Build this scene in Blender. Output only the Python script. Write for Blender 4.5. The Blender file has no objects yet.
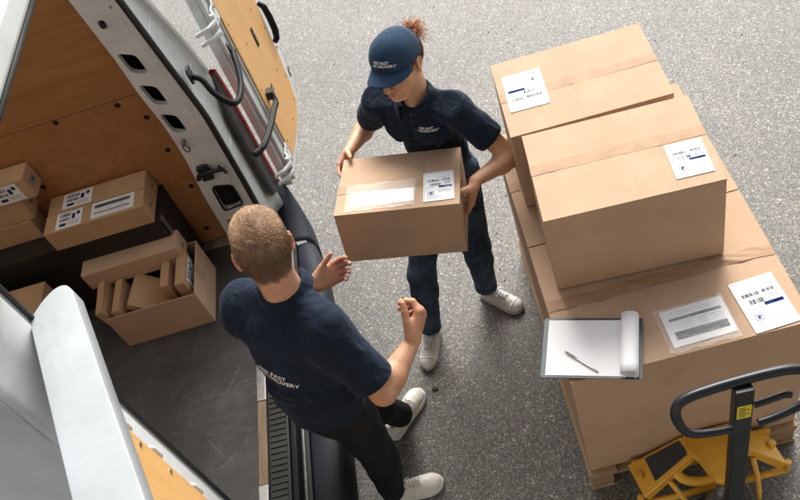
import bpy, bmesh, math, random
import numpy as np
from mathutils import Vector, Matrix
from mathutils.bvhtree import BVHTree
random.seed(7); rng = np.random.default_rng(11)
SC = bpy.context.scene
COL = SC.collection
PI = math.pi
# ------------------------------------------------------------------ camera
def setup_camera():
    cd = bpy.data.cameras.new('camera'); co = bpy.data.objects.new('camera', cd); COL.objects.link(co)
    right = Vector((0.95533079, -0.13131270, -0.26476414))
    down = Vector((-0.27190762, -0.74155087, -0.61332581))
    fwd = Vector((-0.11579861, 0.65792042, -0.74413130))
    m = Matrix((right, -down, -fwd)).transposed().to_4x4()
    m.translation = Vector((0, 0, 3.55))
    co.matrix_world = m
    cd.sensor_width = 36.0; cd.lens = 828.03/800*36; cd.clip_start = .05; cd.clip_end = 400
    cd.dof.use_dof = True; cd.dof.focus_distance = 3.1; cd.dof.aperture_fstop = 9
    SC.camera = co
setup_camera()
# ------------------------------------------------------------------ materials
def nodes(name):
    m = bpy.data.materials.new(name); m.use_nodes = True
    nt = m.node_tree; nt.nodes.clear()
    out = nt.nodes.new('ShaderNodeOutputMaterial'); b = nt.nodes.new('ShaderNodeBsdfPrincipled')
    nt.links.new(b.outputs[0], out.inputs[0])
    return m, nt, b
def N(nt, t, **kw):
    n = nt.nodes.new(t)
    for k, v in kw.items():
        if k.startswith('i_'):
            key = k[2:]; key = int(key) if key.isdigit() else key.replace('_', ' ')
            n.inputs[key].default_value = v
        else: setattr(n, k, v)
    return n
def ramp(nt, fac, stops, interp='LINEAR'):
    r = nt.nodes.new('ShaderNodeValToRGB'); r.color_ramp.interpolation = interp
    el = r.color_ramp.elements
    while len(el) < len(stops): el.new(.5)
    for e, (p, c) in zip(el, stops):
        e.position = p; e.color = (*c, 1) if len(c) == 3 else c
    nt.links.new(fac, r.inputs[0]); return r
def g3(v): return (v, v, v)
def coords(nt, scale=(1, 1, 1), rot=(0, 0, 0), kind='Object'):
    tc = nt.nodes.new('ShaderNodeTexCoord'); mp = nt.nodes.new('ShaderNodeMapping')
    mp.inputs['Scale'].default_value = scale; mp.inputs['Rotation'].default_value = rot
    nt.links.new(tc.outputs[kind], mp.inputs[0]); return mp.outputs[0]
def mix(nt, a, b, fac, mode='MIX'):
    m = nt.nodes.new('ShaderNodeMix'); m.data_type = 'RGBA'; m.blend_type = mode
    for s, v in ((m.inputs[0], fac), (m.inputs[6], a), (m.inputs[7], b)):
        if hasattr(v, 'node'): nt.links.new(v, s)
        else: s.default_value = v if isinstance(v, (int, float)) else ((*v, 1) if len(v) == 3 else v)
    return m.outputs[2]
def bump(nt, b, h, strength, dist):
    n = nt.nodes.new('ShaderNodeBump'); n.inputs['Strength'].default_value = strength; n.inputs['Distance'].default_value = dist
    nt.links.new(h, n.inputs['Height']); nt.links.new(n.outputs[0], b.inputs['Normal']); return n
def noise(nt, vec, scale, detail=4, rough=.55):
    n = nt.nodes.new('ShaderNodeTexNoise'); n.inputs['Scale'].default_value = scale
    n.inputs['Detail'].default_value = detail; n.inputs['Roughness'].default_value = rough
    nt.links.new(vec, n.inputs['Vector']); return n
def simple(name, col, rough=.5, metal=0, var=.0, vscale=8, bumps=0, bscale=60, spec=.5, coat=0):
    m, nt, b = nodes(name); b.inputs['Roughness'].default_value = rough; b.inputs['Metallic'].default_value = metal
    b.inputs['Specular IOR Level'].default_value = spec; b.inputs['Coat Weight'].default_value = coat
    v = coords(nt)
    if var:
        n = noise(nt, v, vscale, 6, .6)
        r = ramp(nt, n.outputs[0], [(.3, tuple(c*(1-var) for c in col)), (.7, tuple(min(1, c*(1+var)) for c in col))])
        nt.links.new(r.outputs[0], b.inputs['Base Color'])
    else: b.inputs['Base Color'].default_value = (*col, 1)
    if bumps:
        n2 = noise(nt, v, bscale, 3); bump(nt, b, n2.outputs[0], .6, bumps)
    return m
M = {}
def mat_asphalt():
    m, nt, b = nodes('asphalt'); v = coords(nt)
    big = noise(nt, v, .9, 4, .6)
    vo = N(nt, 'ShaderNodeTexVoronoi', i_Scale=215.0, i_Randomness=1.0); nt.links.new(v, vo.inputs['Vector'])
    vs = N(nt, 'ShaderNodeTexVoronoi', i_Scale=135.0); nt.links.new(v, vs.inputs['Vector'])
    sep = N(nt, 'ShaderNodeSeparateColor'); nt.links.new(vo.outputs['Color'], sep.inputs[0])
    sep2 = N(nt, 'ShaderNodeSeparateColor'); nt.links.new(vs.outputs['Color'], sep2.inputs[0])
    r1 = ramp(nt, sep.outputs[0], [(0, (.040, .038, .035)), (.4, (.085, .082, .076)), (.7, (.16, .153, .14)), (.88, (.26, .245, .215)), (1, (.44, .41, .355))])
    r2 = ramp(nt, sep2.outputs[1], [(0, (.03, .029, .027)), (.3, (.10, .095, .088)), (.75, (.26, .245, .215)), (1, (.58, .54, .47))])
    mk = ramp(nt, sep2.outputs[0], [(.76, g3(0)), (.78, g3(1))], 'CONSTANT')
    c = mix(nt, r1.outputs[0], r2.outputs[0], mk.outputs[0])
    # binder between the stones
    de = N(nt, 'ShaderNodeTexVoronoi', i_Scale=215.0, feature='DISTANCE_TO_EDGE'); nt.links.new(v, de.inputs['Vector'])
    e = ramp(nt, de.outputs[0], [(0, g3(.5)), (.14, g3(1))])
    c = mix(nt, c, e.outputs[0], .8, 'MULTIPLY')
    bb = ramp(nt, big.outputs[0], [(.3, (.70, .69, .66)), (.7, (1.04, 1.03, .99))])
    c = mix(nt, c, bb.outputs[0], 1.0, 'MULTIPLY')
    # dark oil blots and pale dust
    oil = noise(nt, v, 2.1, 6, .65); o = ramp(nt, oil.outputs[0], [(.54, g3(1)), (.72, g3(.66))])
    c = mix(nt, c, o.outputs[0], 1.0, 'MULTIPLY')
    nt.links.new(c, b.inputs['Base Color'])
    rr = ramp(nt, sep.outputs[1], [(0, g3(.38)), (1, g3(.62))]); nt.links.new(rr.outputs[0], b.inputs['Roughness'])
    h = N(nt, 'ShaderNodeMath', operation='ADD'); nt.links.new(e.outputs[0], h.inputs[0]); nt.links.new(sep2.outputs[0], h.inputs[1])
    h2 = N(nt, 'ShaderNodeMath', operation='ADD'); nt.links.new(h.outputs[0], h2.inputs[0]); nt.links.new(sep.outputs[2], h2.inputs[1])
    bump(nt, b, h2.outputs[0], .55, .004)
    b.inputs['Specular IOR Level'].default_value = .9
    return m
def mat_card(name, base, dark=.9):
    m, nt, b = nodes(name); v = coords(nt)
    a = noise(nt, v, 5, 5, .6)
    f = noise(nt, coords(nt, (400, 90, 400)), 1, 2)
    c1 = ramp(nt, a.outputs[0], [(.3, tuple(x*dark for x in base)), (.7, tuple(x*1.06 for x in base))])
    ff = ramp(nt, f.outputs[0], [(.35, g3(.95)), (.65, g3(1.04))])
    c = mix(nt, c1.outputs[0], ff.outputs[0], 1.0, 'MULTIPLY')
    # flutes faintly showing through the liner
    w = N(nt, 'ShaderNodeTexWave', i_Scale=38.0, i_Distortion=.4, bands_direction='X'); nt.links.new(v, w.inputs['Vector'])
    ws = ramp(nt, w.outputs[0], [(0, g3(.996)), (1, g3(1.002))])
    c = mix(nt, c, ws.outputs[0], 1.0, 'MULTIPLY')
    # scuffs
    s = noise(nt, coords(nt, (2.5, 14, 9)), 2.2, 8, .7); ss = ramp(nt, s.outputs[0], [(.66, g3(0)), (.74, g3(.35))])
    c = mix(nt, c, tuple(min(1, x*1.35) for x in base), ss.outputs[0])
    nt.links.new(c, b.inputs['Base Color']); b.inputs['Roughness'].default_value = .78
    b.inputs['Specular IOR Level'].default_value = .25
    hh = N(nt, 'ShaderNodeMath', operation='ADD'); nt.links.new(w.outputs[0], hh.inputs[0]); nt.links.new(a.outputs[0], hh.inputs[1])
    bump(nt, b, a.outputs[0], .12, .0012)
    return m
def mat_wood(name, c0, c1, scale=(1.2, 9, 9), rough=.5, seam=None, scuff=True, rot=(0, 0, 0)):
    m, nt, b = nodes(name); v = coords(nt, scale, rot); vo = coords(nt)
    n = noise(nt, v, 2.2, 9, .62); n.inputs['Distortion'].default_value = .8
    r = ramp(nt, n.outputs[0], [(.25, c0), (.5, tuple((a+b_)/2 for a, b_ in zip(c0, c1))), (.75, c1)])
    sp = noise(nt, vo, 170, 2); sr = ramp(nt, sp.outputs[0], [(.3, g3(.88)), (.6, g3(1.03))])
    c = mix(nt, r.outputs[0], sr.outputs[0], 1.0, 'MULTIPLY')
    if scuff:
        s = noise(nt, coords(nt, (3, 22, 30), (0.2, .35, 0)), 1.7, 10, .75)
        ss = ramp(nt, s.outputs[0], [(.66, g3(0)), (.72, g3(.4))])
        c = mix(nt, c, tuple(min(1, x*1.7+.03) for x in c1), ss.outputs[0])
        d = noise(nt, coords(nt, (12, 12, 30), (0, .5, 0)), 1.6, 8, .8)
        dd = ramp(nt, d.outputs[0], [(.68, g3(1)), (.74, g3(.45))])
        c = mix(nt, c, dd.outputs[0], 1.0, 'MULTIPLY')
    nt.links.new(c, b.inputs['Base Color']); b.inputs['Roughness'].default_value = rough
    bump(nt, b, n.outputs[0], .25, .002)
    return m
def mat_van_floor():
    m, nt, b = nodes('van_floor_ply'); vo = coords(nt)
    n = noise(nt, vo, 2.5, 8, .65)
    base = ramp(nt, n.outputs[0], [(.3, (.027, .027, .027)), (.55, (.055, .055, .054)), (.75, (.105, .103, .10))])
    c = base.outputs[0]
    for k, (ang, sc, th, st) in enumerate(((.3, (3, 60, 1), .68, .6), (-.5, (2.2, 75, 1), .69, .5), (1.2, (2.4, 50, 1), .70, .5), (.05, (1.2, 90, 1), .655, .45))):
        s = noise(nt, coords(nt, sc, (0, 0, ang)), 1.0+.2*k, 6, .6); s.inputs['Distortion'].default_value = .5
        ss = ramp(nt, s.outputs[0], [(th, g3(0)), (th+.03, g3(st))])
        c = mix(nt, c, (.36, .33, .29), ss.outputs[0])
    dust = noise(nt, vo, 9, 8, .75); ds = ramp(nt, dust.outputs[0], [(.5, g3(0)), (.75, g3(.45))])
    c = mix(nt, c, (.14, .13, .12), ds.outputs[0])
    nt.links.new(c, b.inputs['Base Color'])
    rr = ramp(nt, n.outputs[0], [(.3, g3(.38)), (.7, g3(.6))]); nt.links.new(rr.outputs[0], b.inputs['Roughness'])
    hx = N(nt, 'ShaderNodeTexVoronoi', i_Scale=140.0); nt.links.new(vo, hx.inputs['Vector'])
    bump(nt, b, hx.outputs[0], .35, .001)
    return m
def mat_fabric(name, col, rough=.85, weave=700, sheen=.3, var=.12, folds=.0):
    m, nt, b = nodes(name); v = coords(nt)
    n = noise(nt, v, 14, 5)
    r = ramp(nt, n.outputs[0], [(.3, tuple(c*(1-var) for c in col)), (.7, tuple(c*(1+var) for c in col))])
    nt.links.new(r.outputs[0], b.inputs['Base Color']); b.inputs['Roughness'].default_value = rough
    b.inputs['Sheen Weight'].default_value = sheen; b.inputs['Sheen Roughness'].default_value = .4
    b.inputs['Sheen Tint'].default_value = (.55, .65, .85, 1)
    b.inputs['Specular IOR Level'].default_value = .2
    vv = N(nt, 'ShaderNodeTexVoronoi', i_Scale=float(weave)); nt.links.new(v, vv.inputs['Vector'])
    n1 = bump(nt, b, vv.outputs[0], .35, .0008)
    if folds:
        n3 = noise(nt, coords(nt, (1, 1, .6)), 16, 3, .5); n3.inputs['Distortion'].default_value = 1.2
        n2 = nt.nodes.new('ShaderNodeBump'); n2.inputs['Strength'].default_value = .8; n2.inputs['Distance'].default_value = folds
        nt.links.new(n3.outputs[0], n2.inputs['Height']); nt.links.new(n2.outputs[0], n1.inputs['Normal'])
    return m
def mat_denim(name, col, fade):
    m, nt, b = nodes(name); v = coords(nt)
    n = noise(nt, v, 11, 6, .65); s = noise(nt, coords(nt, (1, 1, .25)), 420, 2)
    r = ramp(nt, n.outputs[0], [(.35, col), (.72, fade)])
    sr = ramp(nt, s.outputs[0], [(.35, g3(.8)), (.65, g3(1.2))])
    c = mix(nt, r.outputs[0], sr.outputs[0], 1.0, 'MULTIPLY'); nt.links.new(c, b.inputs['Base Color'])
    b.inputs['Roughness'].default_value = .85; b.inputs['Specular IOR Level'].default_value = .2
    bump(nt, b, s.outputs[0], .4, .001); return m
def mat_skin(name, col, red, attr=True):
    m, nt, b = nodes(name); v = coords(nt)
    n = noise(nt, v, 18, 5, .6)
    n = noise(nt, v, 32, 8, .7); r = ramp(nt, n.outputs[0], [(.28, (col[0]*.86, col[1]*.74, col[2]*.70)), (.5, col), (.72, tuple(min(1, c*1.10) for c in col))])
    a = N(nt, 'ShaderNodeVertexColor', layer_name='Col')
    sep = N(nt, 'ShaderNodeSeparateColor'); nt.links.new(a.outputs[0], sep.inputs[0])
    c = mix(nt, r.outputs[0], red, sep.outputs[0])
    c = mix(nt, c, (.03, .015, .01), sep.outputs[1])
    sp = noise(nt, v, 190, 3); sr = ramp(nt, sp.outputs[0], [(.3, g3(.93)), (.7, g3(1.05))])
    c = mix(nt, c, sr.outputs[0], 1.0, 'MULTIPLY')
    nt.links.new(c, b.inputs['Base Color']); b.inputs['Roughness'].default_value = .48
    b.inputs['Subsurface Weight'].default_value = .12; b.inputs['Subsurface Radius'].default_value = (.012, .005, .003)
    b.inputs['Subsurface Scale'].default_value = 1.0; b.inputs['Specular IOR Level'].default_value = .4
    bump(nt, b, sp.outputs[0], .5, .0014)
    return m
def mat_film():
    m, nt, b = nodes('clear_film'); b.inputs['Base Color'].default_value = (.95, .93, .9, 1)
    b.inputs['Roughness'].default_value = .25
    v = coords(nt); n = noise(nt, coords(nt, (1, 6, 1), (0, 0, .8)), 14, 6, .7)
    r = ramp(nt, n.outputs[0], [(.3, g3(.06)), (.75, g3(.42))]); nt.links.new(r.outputs[0], b.inputs['Alpha'])
    bump(nt, b, n.outputs[0], .7, .003); return m
def mat_hair(name, c0, c1, gradient=None):
    m, nt, b = nodes(name); v = coords(nt); n = noise(nt, v, 60, 3)
    a = N(nt, 'ShaderNodeVertexColor', layer_name='Col')
    sep = N(nt, 'ShaderNodeSeparateColor'); nt.links.new(a.outputs[0], sep.inputs[0])
    c = mix(nt, c0, c1, sep.outputs[0]); nt.links.new(c, b.inputs['Base Color'])
    b.inputs['Roughness'].default_value = .42; b.inputs['Specular IOR Level'].default_value = .45; return m
def mat_paint(name, col, rough=.32, dirt=.12):
    m, nt, b = nodes(name); v = coords(nt)
    n = noise(nt, v, 6, 8, .7); r = ramp(nt, n.outputs[0], [(.35, col), (.8, tuple(c*(1-dirt*2.2) for c in col))])
    s = noise(nt, coords(nt, (25, 4, 10), (.3, .2, .4)), 1.5, 9, .75); ss = ramp(nt, s.outputs[0], [(.67, g3(0)), (.74, g3(.5))])
    c = mix(nt, r.outputs[0], tuple(x*.45 for x in col), ss.outputs[0])
    nt.links.new(c, b.inputs['Base Color'])
    rr = ramp(nt, n.outputs[0], [(.3, g3(rough)), (.8, g3(rough+.25))]); nt.links.new(rr.outputs[0], b.inputs['Roughness'])
    b.inputs['Coat Weight'].default_value = .25; bump(nt, b, noise(nt, v, 30, 2).outputs[0], .15, .0006)
    return m
M['asphalt'] = mat_asphalt()
M['card'] = mat_card('kraft_cardboard', (.49, .335, .225))
M['card2'] = mat_card('brown_cardboard', (.47, .30, .17))
M['card_edge'] = simple('torn_cardboard_edge', (.50, .35, .22), .9, var=.15, vscale=90)
M['tape'] = simple('brown_packing_tape', (.405, .262, .165), .55, var=.14, vscale=12, bumps=.0010, bscale=14, spec=.12)
M['paper'] = simple('white_paper', (.80, .81, .83), .6, var=.015, vscale=9)
M['ink'] = simple('grey_print', (.03, .034, .055), .8, spec=.1)
M['ink2'] = simple('faint_print', (.22, .24, .30), .8, spec=.1)
M['blue'] = simple('dark_blue_print', (.012, .032, .13), .8, spec=.1)
M['greyprint'] = simple('slate_print', (.10, .12, .15), .8, var=.15, vscale=60, spec=.1)
M['film'] = mat_film()
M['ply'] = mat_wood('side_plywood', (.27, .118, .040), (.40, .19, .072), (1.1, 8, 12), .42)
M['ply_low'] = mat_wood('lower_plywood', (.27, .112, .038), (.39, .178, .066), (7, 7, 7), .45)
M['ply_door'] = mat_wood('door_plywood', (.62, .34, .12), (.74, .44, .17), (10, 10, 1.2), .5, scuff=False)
M['floor'] = mat_van_floor()
M['white'] = mat_paint('white_van_paint', (.72, .74, .745), .38)
def mat_roof():
    m = bpy.data.materials.new('translucent_roof'); m.use_nodes = True; nt = m.node_tree; nt.nodes.clear()
    out = nt.nodes.new('ShaderNodeOutputMaterial'); d = nt.nodes.new('ShaderNodeBsdfDiffuse'); t = nt.nodes.new('ShaderNodeBsdfTranslucent'); x = nt.nodes.new('ShaderNodeMixShader')
    d.inputs[0].default_value = (.8, .8, .78, 1); t.inputs[0].default_value = (.9, .88, .84, 1); x.inputs[0].default_value = .6
    nt.links.new(d.outputs[0], x.inputs[1]); nt.links.new(t.outputs[0], x.inputs[2]); nt.links.new(x.outputs[0], out.inputs[0]); return m
M['roof'] = mat_roof()  # passes daylight; added to lift the dark cargo interior
M['door_grey'] = mat_paint('door_cap_paint', (.40, .435, .455), .42, .12)
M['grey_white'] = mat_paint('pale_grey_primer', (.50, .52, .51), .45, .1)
M['rubber'] = simple('black_rubber', (.015, .015, .016), .45, var=.3, bumps=.0006, bscale=120)
M['blackplastic'] = simple('black_plastic', (.005, .0055, .006), .55, var=.3, vscale=14, bumps=.0005, bscale=300, spec=.22)
M['bumper'] = simple('bumper_plastic', (.013, .018, .027), .62, var=.25, vscale=7, bumps=.0004, bscale=350, spec=.3)
M['blackwood'] = simple('black_film_faced_board', (.012, .011, .011), .5, var=.4, vscale=30)
M['red'] = simple('red_lamp_lens', (.26, .006, .010), .15, coat=.5)
M['alu'] = simple('brushed_aluminium', (.52, .53, .54), .36, 1, var=.2, vscale=40)
M['steel'] = simple('galvanised_steel', (.42, .42, .41), .42, .8, var=.3, vscale=16)
M['worn'] = mat_wood('worn_sill_wood', (.13, .085, .05), (.26, .18, .12), (12, 2, 8), .6)
M['navy'] = mat_fabric('navy_pique_cotton', (.008, .0155, .031), weave=520, sheen=.12, folds=.014)
M['capblue'] = mat_fabric('blue_cap_cotton', (.018, .044, .085), weave=900, sheen=.15)
M['denim'] = mat_denim('blue_denim', (.022, .038, .068), (.085, .125, .185))
M['black_denim'] = mat_denim('black_denim', (.008, .009, .011), (.022, .024, .028))
M['thread'] = simple('white_embroidery', (.88, .89, .92), .7)
M['skin_w'] = mat_skin('warm_brown_skin', (.60, .345, .21), (.50, .15, .11))
M['skin_m'] = mat_skin('fair_skin', (.57, .315, .20), (.56, .20, .13))
M['hair_m'] = mat_hair('short_brown_hair', (.085, .038, .018), (.54, .35, .20))
M['hair_w'] = mat_hair('auburn_curly_hair', (.13, .045, .02), (.62, .28, .13))
M['scalp'] = simple('cropped_scalp', (.16, .09, .05), .8, var=.3, vscale=60)
M['canvas'] = mat_fabric('white_shoe_canvas', (.62, .60, .56), weave=900, sheen=.1, var=.16)
M['shoerub'] = simple('white_shoe_rubber', (.72, .71, .68), .4, var=.08, vscale=20)
M['leather'] = simple('off_white_leather', (.66, .63, .57), .5, var=.1, vscale=14, bumps=.001, bscale=40)
M['trim'] = simple('dark_shoe_trim', (.10, .025, .035), .5)
M['button'] = simple('navy_button', (.02, .03, .05), .25, coat=.4)
M['blocker_slab'] = simple('blocker_slab_grey', (.10, .10, .10), .9, var=.1)
M['yellow'] = mat_paint('yellow_enamel', (.82, .43, .04), .36, .16)
M['blackmetal'] = simple('black_enamel', (.010, .014, .018), .36, var=.3, vscale=20, coat=.1, spec=.35)
M['grip'] = simple('anti_slip_pad', (.03, .032, .034), .7, bumps=.001, bscale=400)
M['sticker'] = simple('yellow_sticker', (.72, .58, .03), .4)
M['pump'] = simple('greasy_grey_steel', (.16, .16, .155), .4, .6, var=.4, vscale=24)
M['pallet'] = mat_wood('rough_pallet_wood', (.26, .17, .09), (.43, .31, .18), (10, 1.4, 10), .85)
M['pallet_end'] = mat_wood('pallet_block_wood', (.24, .15, .08), (.38, .27, .16), (3, 3, 14), .85)
M['board'] = simple('dark_clipboard', (.022, .042, .06), .38)
M['chrome'] = simple('satin_steel', (.5, .5, .5), .25, 1)
M['dark'] = simple('hole_shade_black', (.004, .004, .004), .9)  # near-black colour stands in for shade inside holes, slots and slits
M['stone'] = simple('pebble', (.12, .10, .085), .85, var=.3, vscale=60)
M['concrete'] = simple('blocker_wall_render', (.28, .265, .24), .9, var=.1)
# ------------------------------------------------------------------ mesh helpers
def obj(name, me, mats=None, parent=None, smooth=False, loc=None, rot=None):
    o = bpy.data.objects.new(name, me); COL.objects.link(o)
    if mats is not None and len(me.materials) == 0:
        for m_ in (mats if isinstance(mats, (list, tuple)) else [mats]): me.materials.append(m_)
    if smooth: me.shade_smooth()
    if parent is not None: o.parent = parent
    if loc is not None: o.location = loc
    if rot is not None: o.rotation_euler = rot
    return o
def thing(name, label, cat, loc=(0, 0, 0), rot=(0, 0, 0), group=None):
    o = bpy.data.objects.new(name, None); COL.objects.link(o); o.empty_display_size = .1
    o.location = loc; o.rotation_euler = rot; tag(o, label, cat, group); return o
def tag(o, label, cat, group=None, kind=None):
    o['label'] = label; o['category'] = cat
    if group: o['group'] = group
    if kind: o['kind'] = kind
    return o
class MB:
    def __init__(s): s.v = []; s.f = []; s.m = []
    def add(s, v, f, m=0):
        o = len(s.v); s.v += [tuple(x) for x in v]; s.f += [tuple(i+o for i in q) for q in f]; s.m += [m]*len(f); return s
    def box(s, a, b, m=0, T=None):
        x0, y0, z0 = a; x1, y1, z1 = b
        v = [(x0, y0, z0), (x1, y0, z0), (x1, y1, z0), (x0, y1, z0), (x0, y0, z1), (x1, y0, z1), (x1, y1, z1), (x0, y1, z1)]
        if T is not None: v = [tuple(T @ Vector(p)) for p in v]
        return s.add(v, [(0, 3, 2, 1), (4, 5, 6, 7), (0, 1, 5, 4), (1, 2, 6, 5), (2, 3, 7, 6), (3, 0, 4, 7)], m)
    def prism(s, pts, ext, m=0):
        n = len(pts); e = Vector(ext); P = [Vector(p) for p in pts]; Q = [p+e for p in P]
        # orient outwards
        nn = Vector((0, 0, 0))
        for i in range(n): nn += P[i].cross(P[(i+1) % n])
        f = [tuple(range(n)), tuple(range(2*n-1, n-1, -1))] + [(i, n+i, n+(i+1) % n, (i+1) % n) for i in range(n)]
        if nn.dot(e) > 0: f = [tuple(reversed(q)) for q in f]
        return s.add(P+Q, f, m)
    def tube(s, pts, r, n=12, m=0, caps=True, flat=None):
        P = [Vector(p) for p in pts]; R = r if isinstance(r, list) else [r]*len(P)
        V = []; prev = None
        for i, p in enumerate(P):
            t = (P[min(i+1, len(P)-1)]-P[max(i-1, 0)]).normalized()
            if prev is None: a = t.orthogonal().normalized() if flat is None else (Vector(flat)-t*Vector(flat).dot(t)).normalized()
            else: a = (prev-t*prev.dot(t)).normalized()
            prev = a; b_ = t.cross(a)
            rr = R[i]; ra, rb = rr if isinstance(rr, (tuple, list)) else (rr, rr)
            V += [p+a*(ra*math.cos(2*PI*k/n))+b_*(rb*math.sin(2*PI*k/n)) for k in range(n)]
        F = []
        for i in range(len(P)-1):
            for k in range(n):
                F.append((i*n+k, i*n+(k+1) % n, (i+1)*n+(k+1) % n, (i+1)*n+k))
        if caps: F.append(tuple(range(n-1, -1, -1))); F.append(tuple((len(P)-1)*n+k for k in range(n)))
        return s.add(V, F, m)
    def cyl(s, a, b, r, n=24, m=0): return s.tube([a, b], r, n, m)
    def sheet(s, rows, m=0, flip=False):
        nr = len(rows); nc = len(rows[0]); V = [p for r_ in rows for p in r_]
        F = [(i*nc+j, i*nc+j+1, (i+1)*nc+j+1, (i+1)*nc+j) for i in range(nr-1) for j in range(nc-1)]
        if flip: F = [tuple(reversed(q)) for q in F]
        return s.add(V, F, m)
    def mesh(s, name):
        me = bpy.data.meshes.new(name); me.from_pydata([tuple(v) for v in s.v], [], s.f); me.update()
        if any(s.m): me.polygons.foreach_set('material_index', s.m)
        return me
    def build(s, name, mats, parent=None, smooth=False, bevel=0, seg=2, loc=None, rot=None, solid=0):
        me = s.mesh(name); o = obj(name, me, mats, parent, smooth, loc, rot)
        if solid:
            md = o.modifiers.new('solid', 'SOLIDIFY'); md.thickness = solid; md.offset = 0
        if bevel:
            md = o.modifiers.new('bevel', 'BEVEL'); md.width = bevel; md.segments = seg; md.limit_method = 'ANGLE'; md.angle_limit = math.radians(35)
            md.harden_normals = False
            if not smooth: me.shade_smooth(); md2 = o.modifiers.new('wn', 'WEIGHTED_NORMAL'); md2.keep_sharp = False
        return o
def rrect(x0, y0, x1, y1, r, n=5):
    out = []
    for cx, cy, a0 in ((x1-r, y1-r, 0), (x0+r, y1-r, 90), (x0+r, y0+r, 180), (x1-r, y0+r, 270)):
        for k in range(n+1):
            a = math.radians(a0+90*k/n); out.append((cx+r*math.cos(a), cy+r*math.sin(a)))
    return out
def spline(pts, n=8):
    P = [Vector(p) for p in pts]; out = []
    for i in range(len(P)-1):
        p0 = P[max(i-1, 0)]; p1 = P[i]; p2 = P[i+1]; p3 = P[min(i+2, len(P)-1)]
        for k in range(n):
            t = k/n; out.append(.5*((2*p1)+(-p0+p2)*t+(2*p0-5*p1+4*p2-p3)*t*t+(-p0+3*p1-3*p2+p3)*t**3))
    out.append(P[-1]); return out
def lerp(a, b, t): return a+(b-a)*t
def interp(tab, z):
    tab = sorted(tab)
    if z <= tab[0][0]: return tab[0][1]
    for (a, va), (b, vb) in zip(tab, tab[1:]):
        if z <= b: return va+(vb-va)*(z-a)/(b-a)
    return tab[-1][1]
def text_polys(s, size=1.0, shear=0.0, offset=0.0, spacing=1.0):
    cu = bpy.data.curves.new('t', 'FONT'); cu.body = s; cu.size = size; cu.shear = shear; cu.offset = offset; cu.space_character = spacing
    cu.resolution_u = 3; cu.fill_mode = 'FRONT'
    o = bpy.data.objects.new('t', cu); COL.objects.link(o)
    dg = bpy.context.evaluated_depsgraph_get(); me = bpy.data.meshes.new_from_object(o.evaluated_get(dg))
    V = np.array([v.co[:] for v in me.vertices]); F = [tuple(p.vertices) for p in me.polygons]
    bpy.data.objects.remove(o); bpy.data.curves.remove(cu); bpy.data.meshes.remove(me)
    return V, F
# ------------------------------------------------------------------ world and sun
def setup_light():
    w = bpy.data.worlds.new('World'); SC.world = w; w.use_nodes = True; nt = w.node_tree; nt.nodes.clear()
    sky = nt.nodes.new('ShaderNodeTexSky'); sky.sky_type = 'NISHITA'; sky.sun_disc = False
    SUN_EL, SUN_AZ = math.radians(40), math.radians(12)      # azimuth clockwise from +Y
    sky.sun_elevation = SUN_EL; sky.sun_rotation = SUN_AZ; sky.dust_density = 3.0; sky.ozone_density = .6; sky.air_density = 1.0
    bg = nt.nodes.new('ShaderNodeBackground'); bg.inputs[1].default_value = .13
    out = nt.nodes.new('ShaderNodeOutputWorld')
    # thin overcast: the blue of the sky is mostly washed out by cloud
    hs = nt.nodes.new('ShaderNodeHueSaturation'); hs.inputs['Saturation'].default_value = .22
    nt.links.new(sky.outputs[0], hs.inputs['Color']); nt.links.new(hs.outputs[0], bg.inputs[0]); nt.links.new(bg.outputs[0], out.inputs[0])
    ld = bpy.data.lights.new('sun', 'SUN'); ld.energy = 1.5; ld.angle = math.radians(36); ld.color = (1, .93, .83)
    lo = bpy.data.objects.new('sun', ld); COL.objects.link(lo)
    d = Vector((math.sin(SUN_AZ)*math.cos(SUN_EL), math.cos(SUN_AZ)*math.cos(SUN_EL), math.sin(SUN_EL)))
    lo.rotation_euler = d.to_track_quat('Z', 'Y').to_euler(); lo.location = d*20
    SC.view_settings.view_transform = 'Standard'; SC.view_settings.look = 'None'
    SC.view_settings.exposure = EXPOSURE; SC.view_settings.gamma = 1
    SC.view_settings.use_curve_mapping = False
EXPOSURE = 1.38
setup_light()
# ------------------------------------------------------------------ ground
g = MB(); g.add([(-90, -90, 0), (90, -90, 0), (90, 90, 0), (-90, 90, 0)], [(0, 1, 2, 3)])
o = g.build('ground', M['asphalt']); o['kind'] = 'structure'
# unseen wall and overhead slab, added to block sky and darken the yard
t = thing('sky_blocker', 'unseen grey wall and overhead slab added to block sky light', 'light blocker', (0, -1.2, 0))
for nm, a, b in (('wall', (-1.6, -.3, 0), (9, 0, 7)), ('blocker_slab', (-.8, .002, 4.7), (9, 3.4, 4.9))):
    mb = MB(); mb.box(a, b); mb.build(nm, M['concrete' if nm == 'wall' else 'blocker_slab'], t, bevel=.01)
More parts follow.
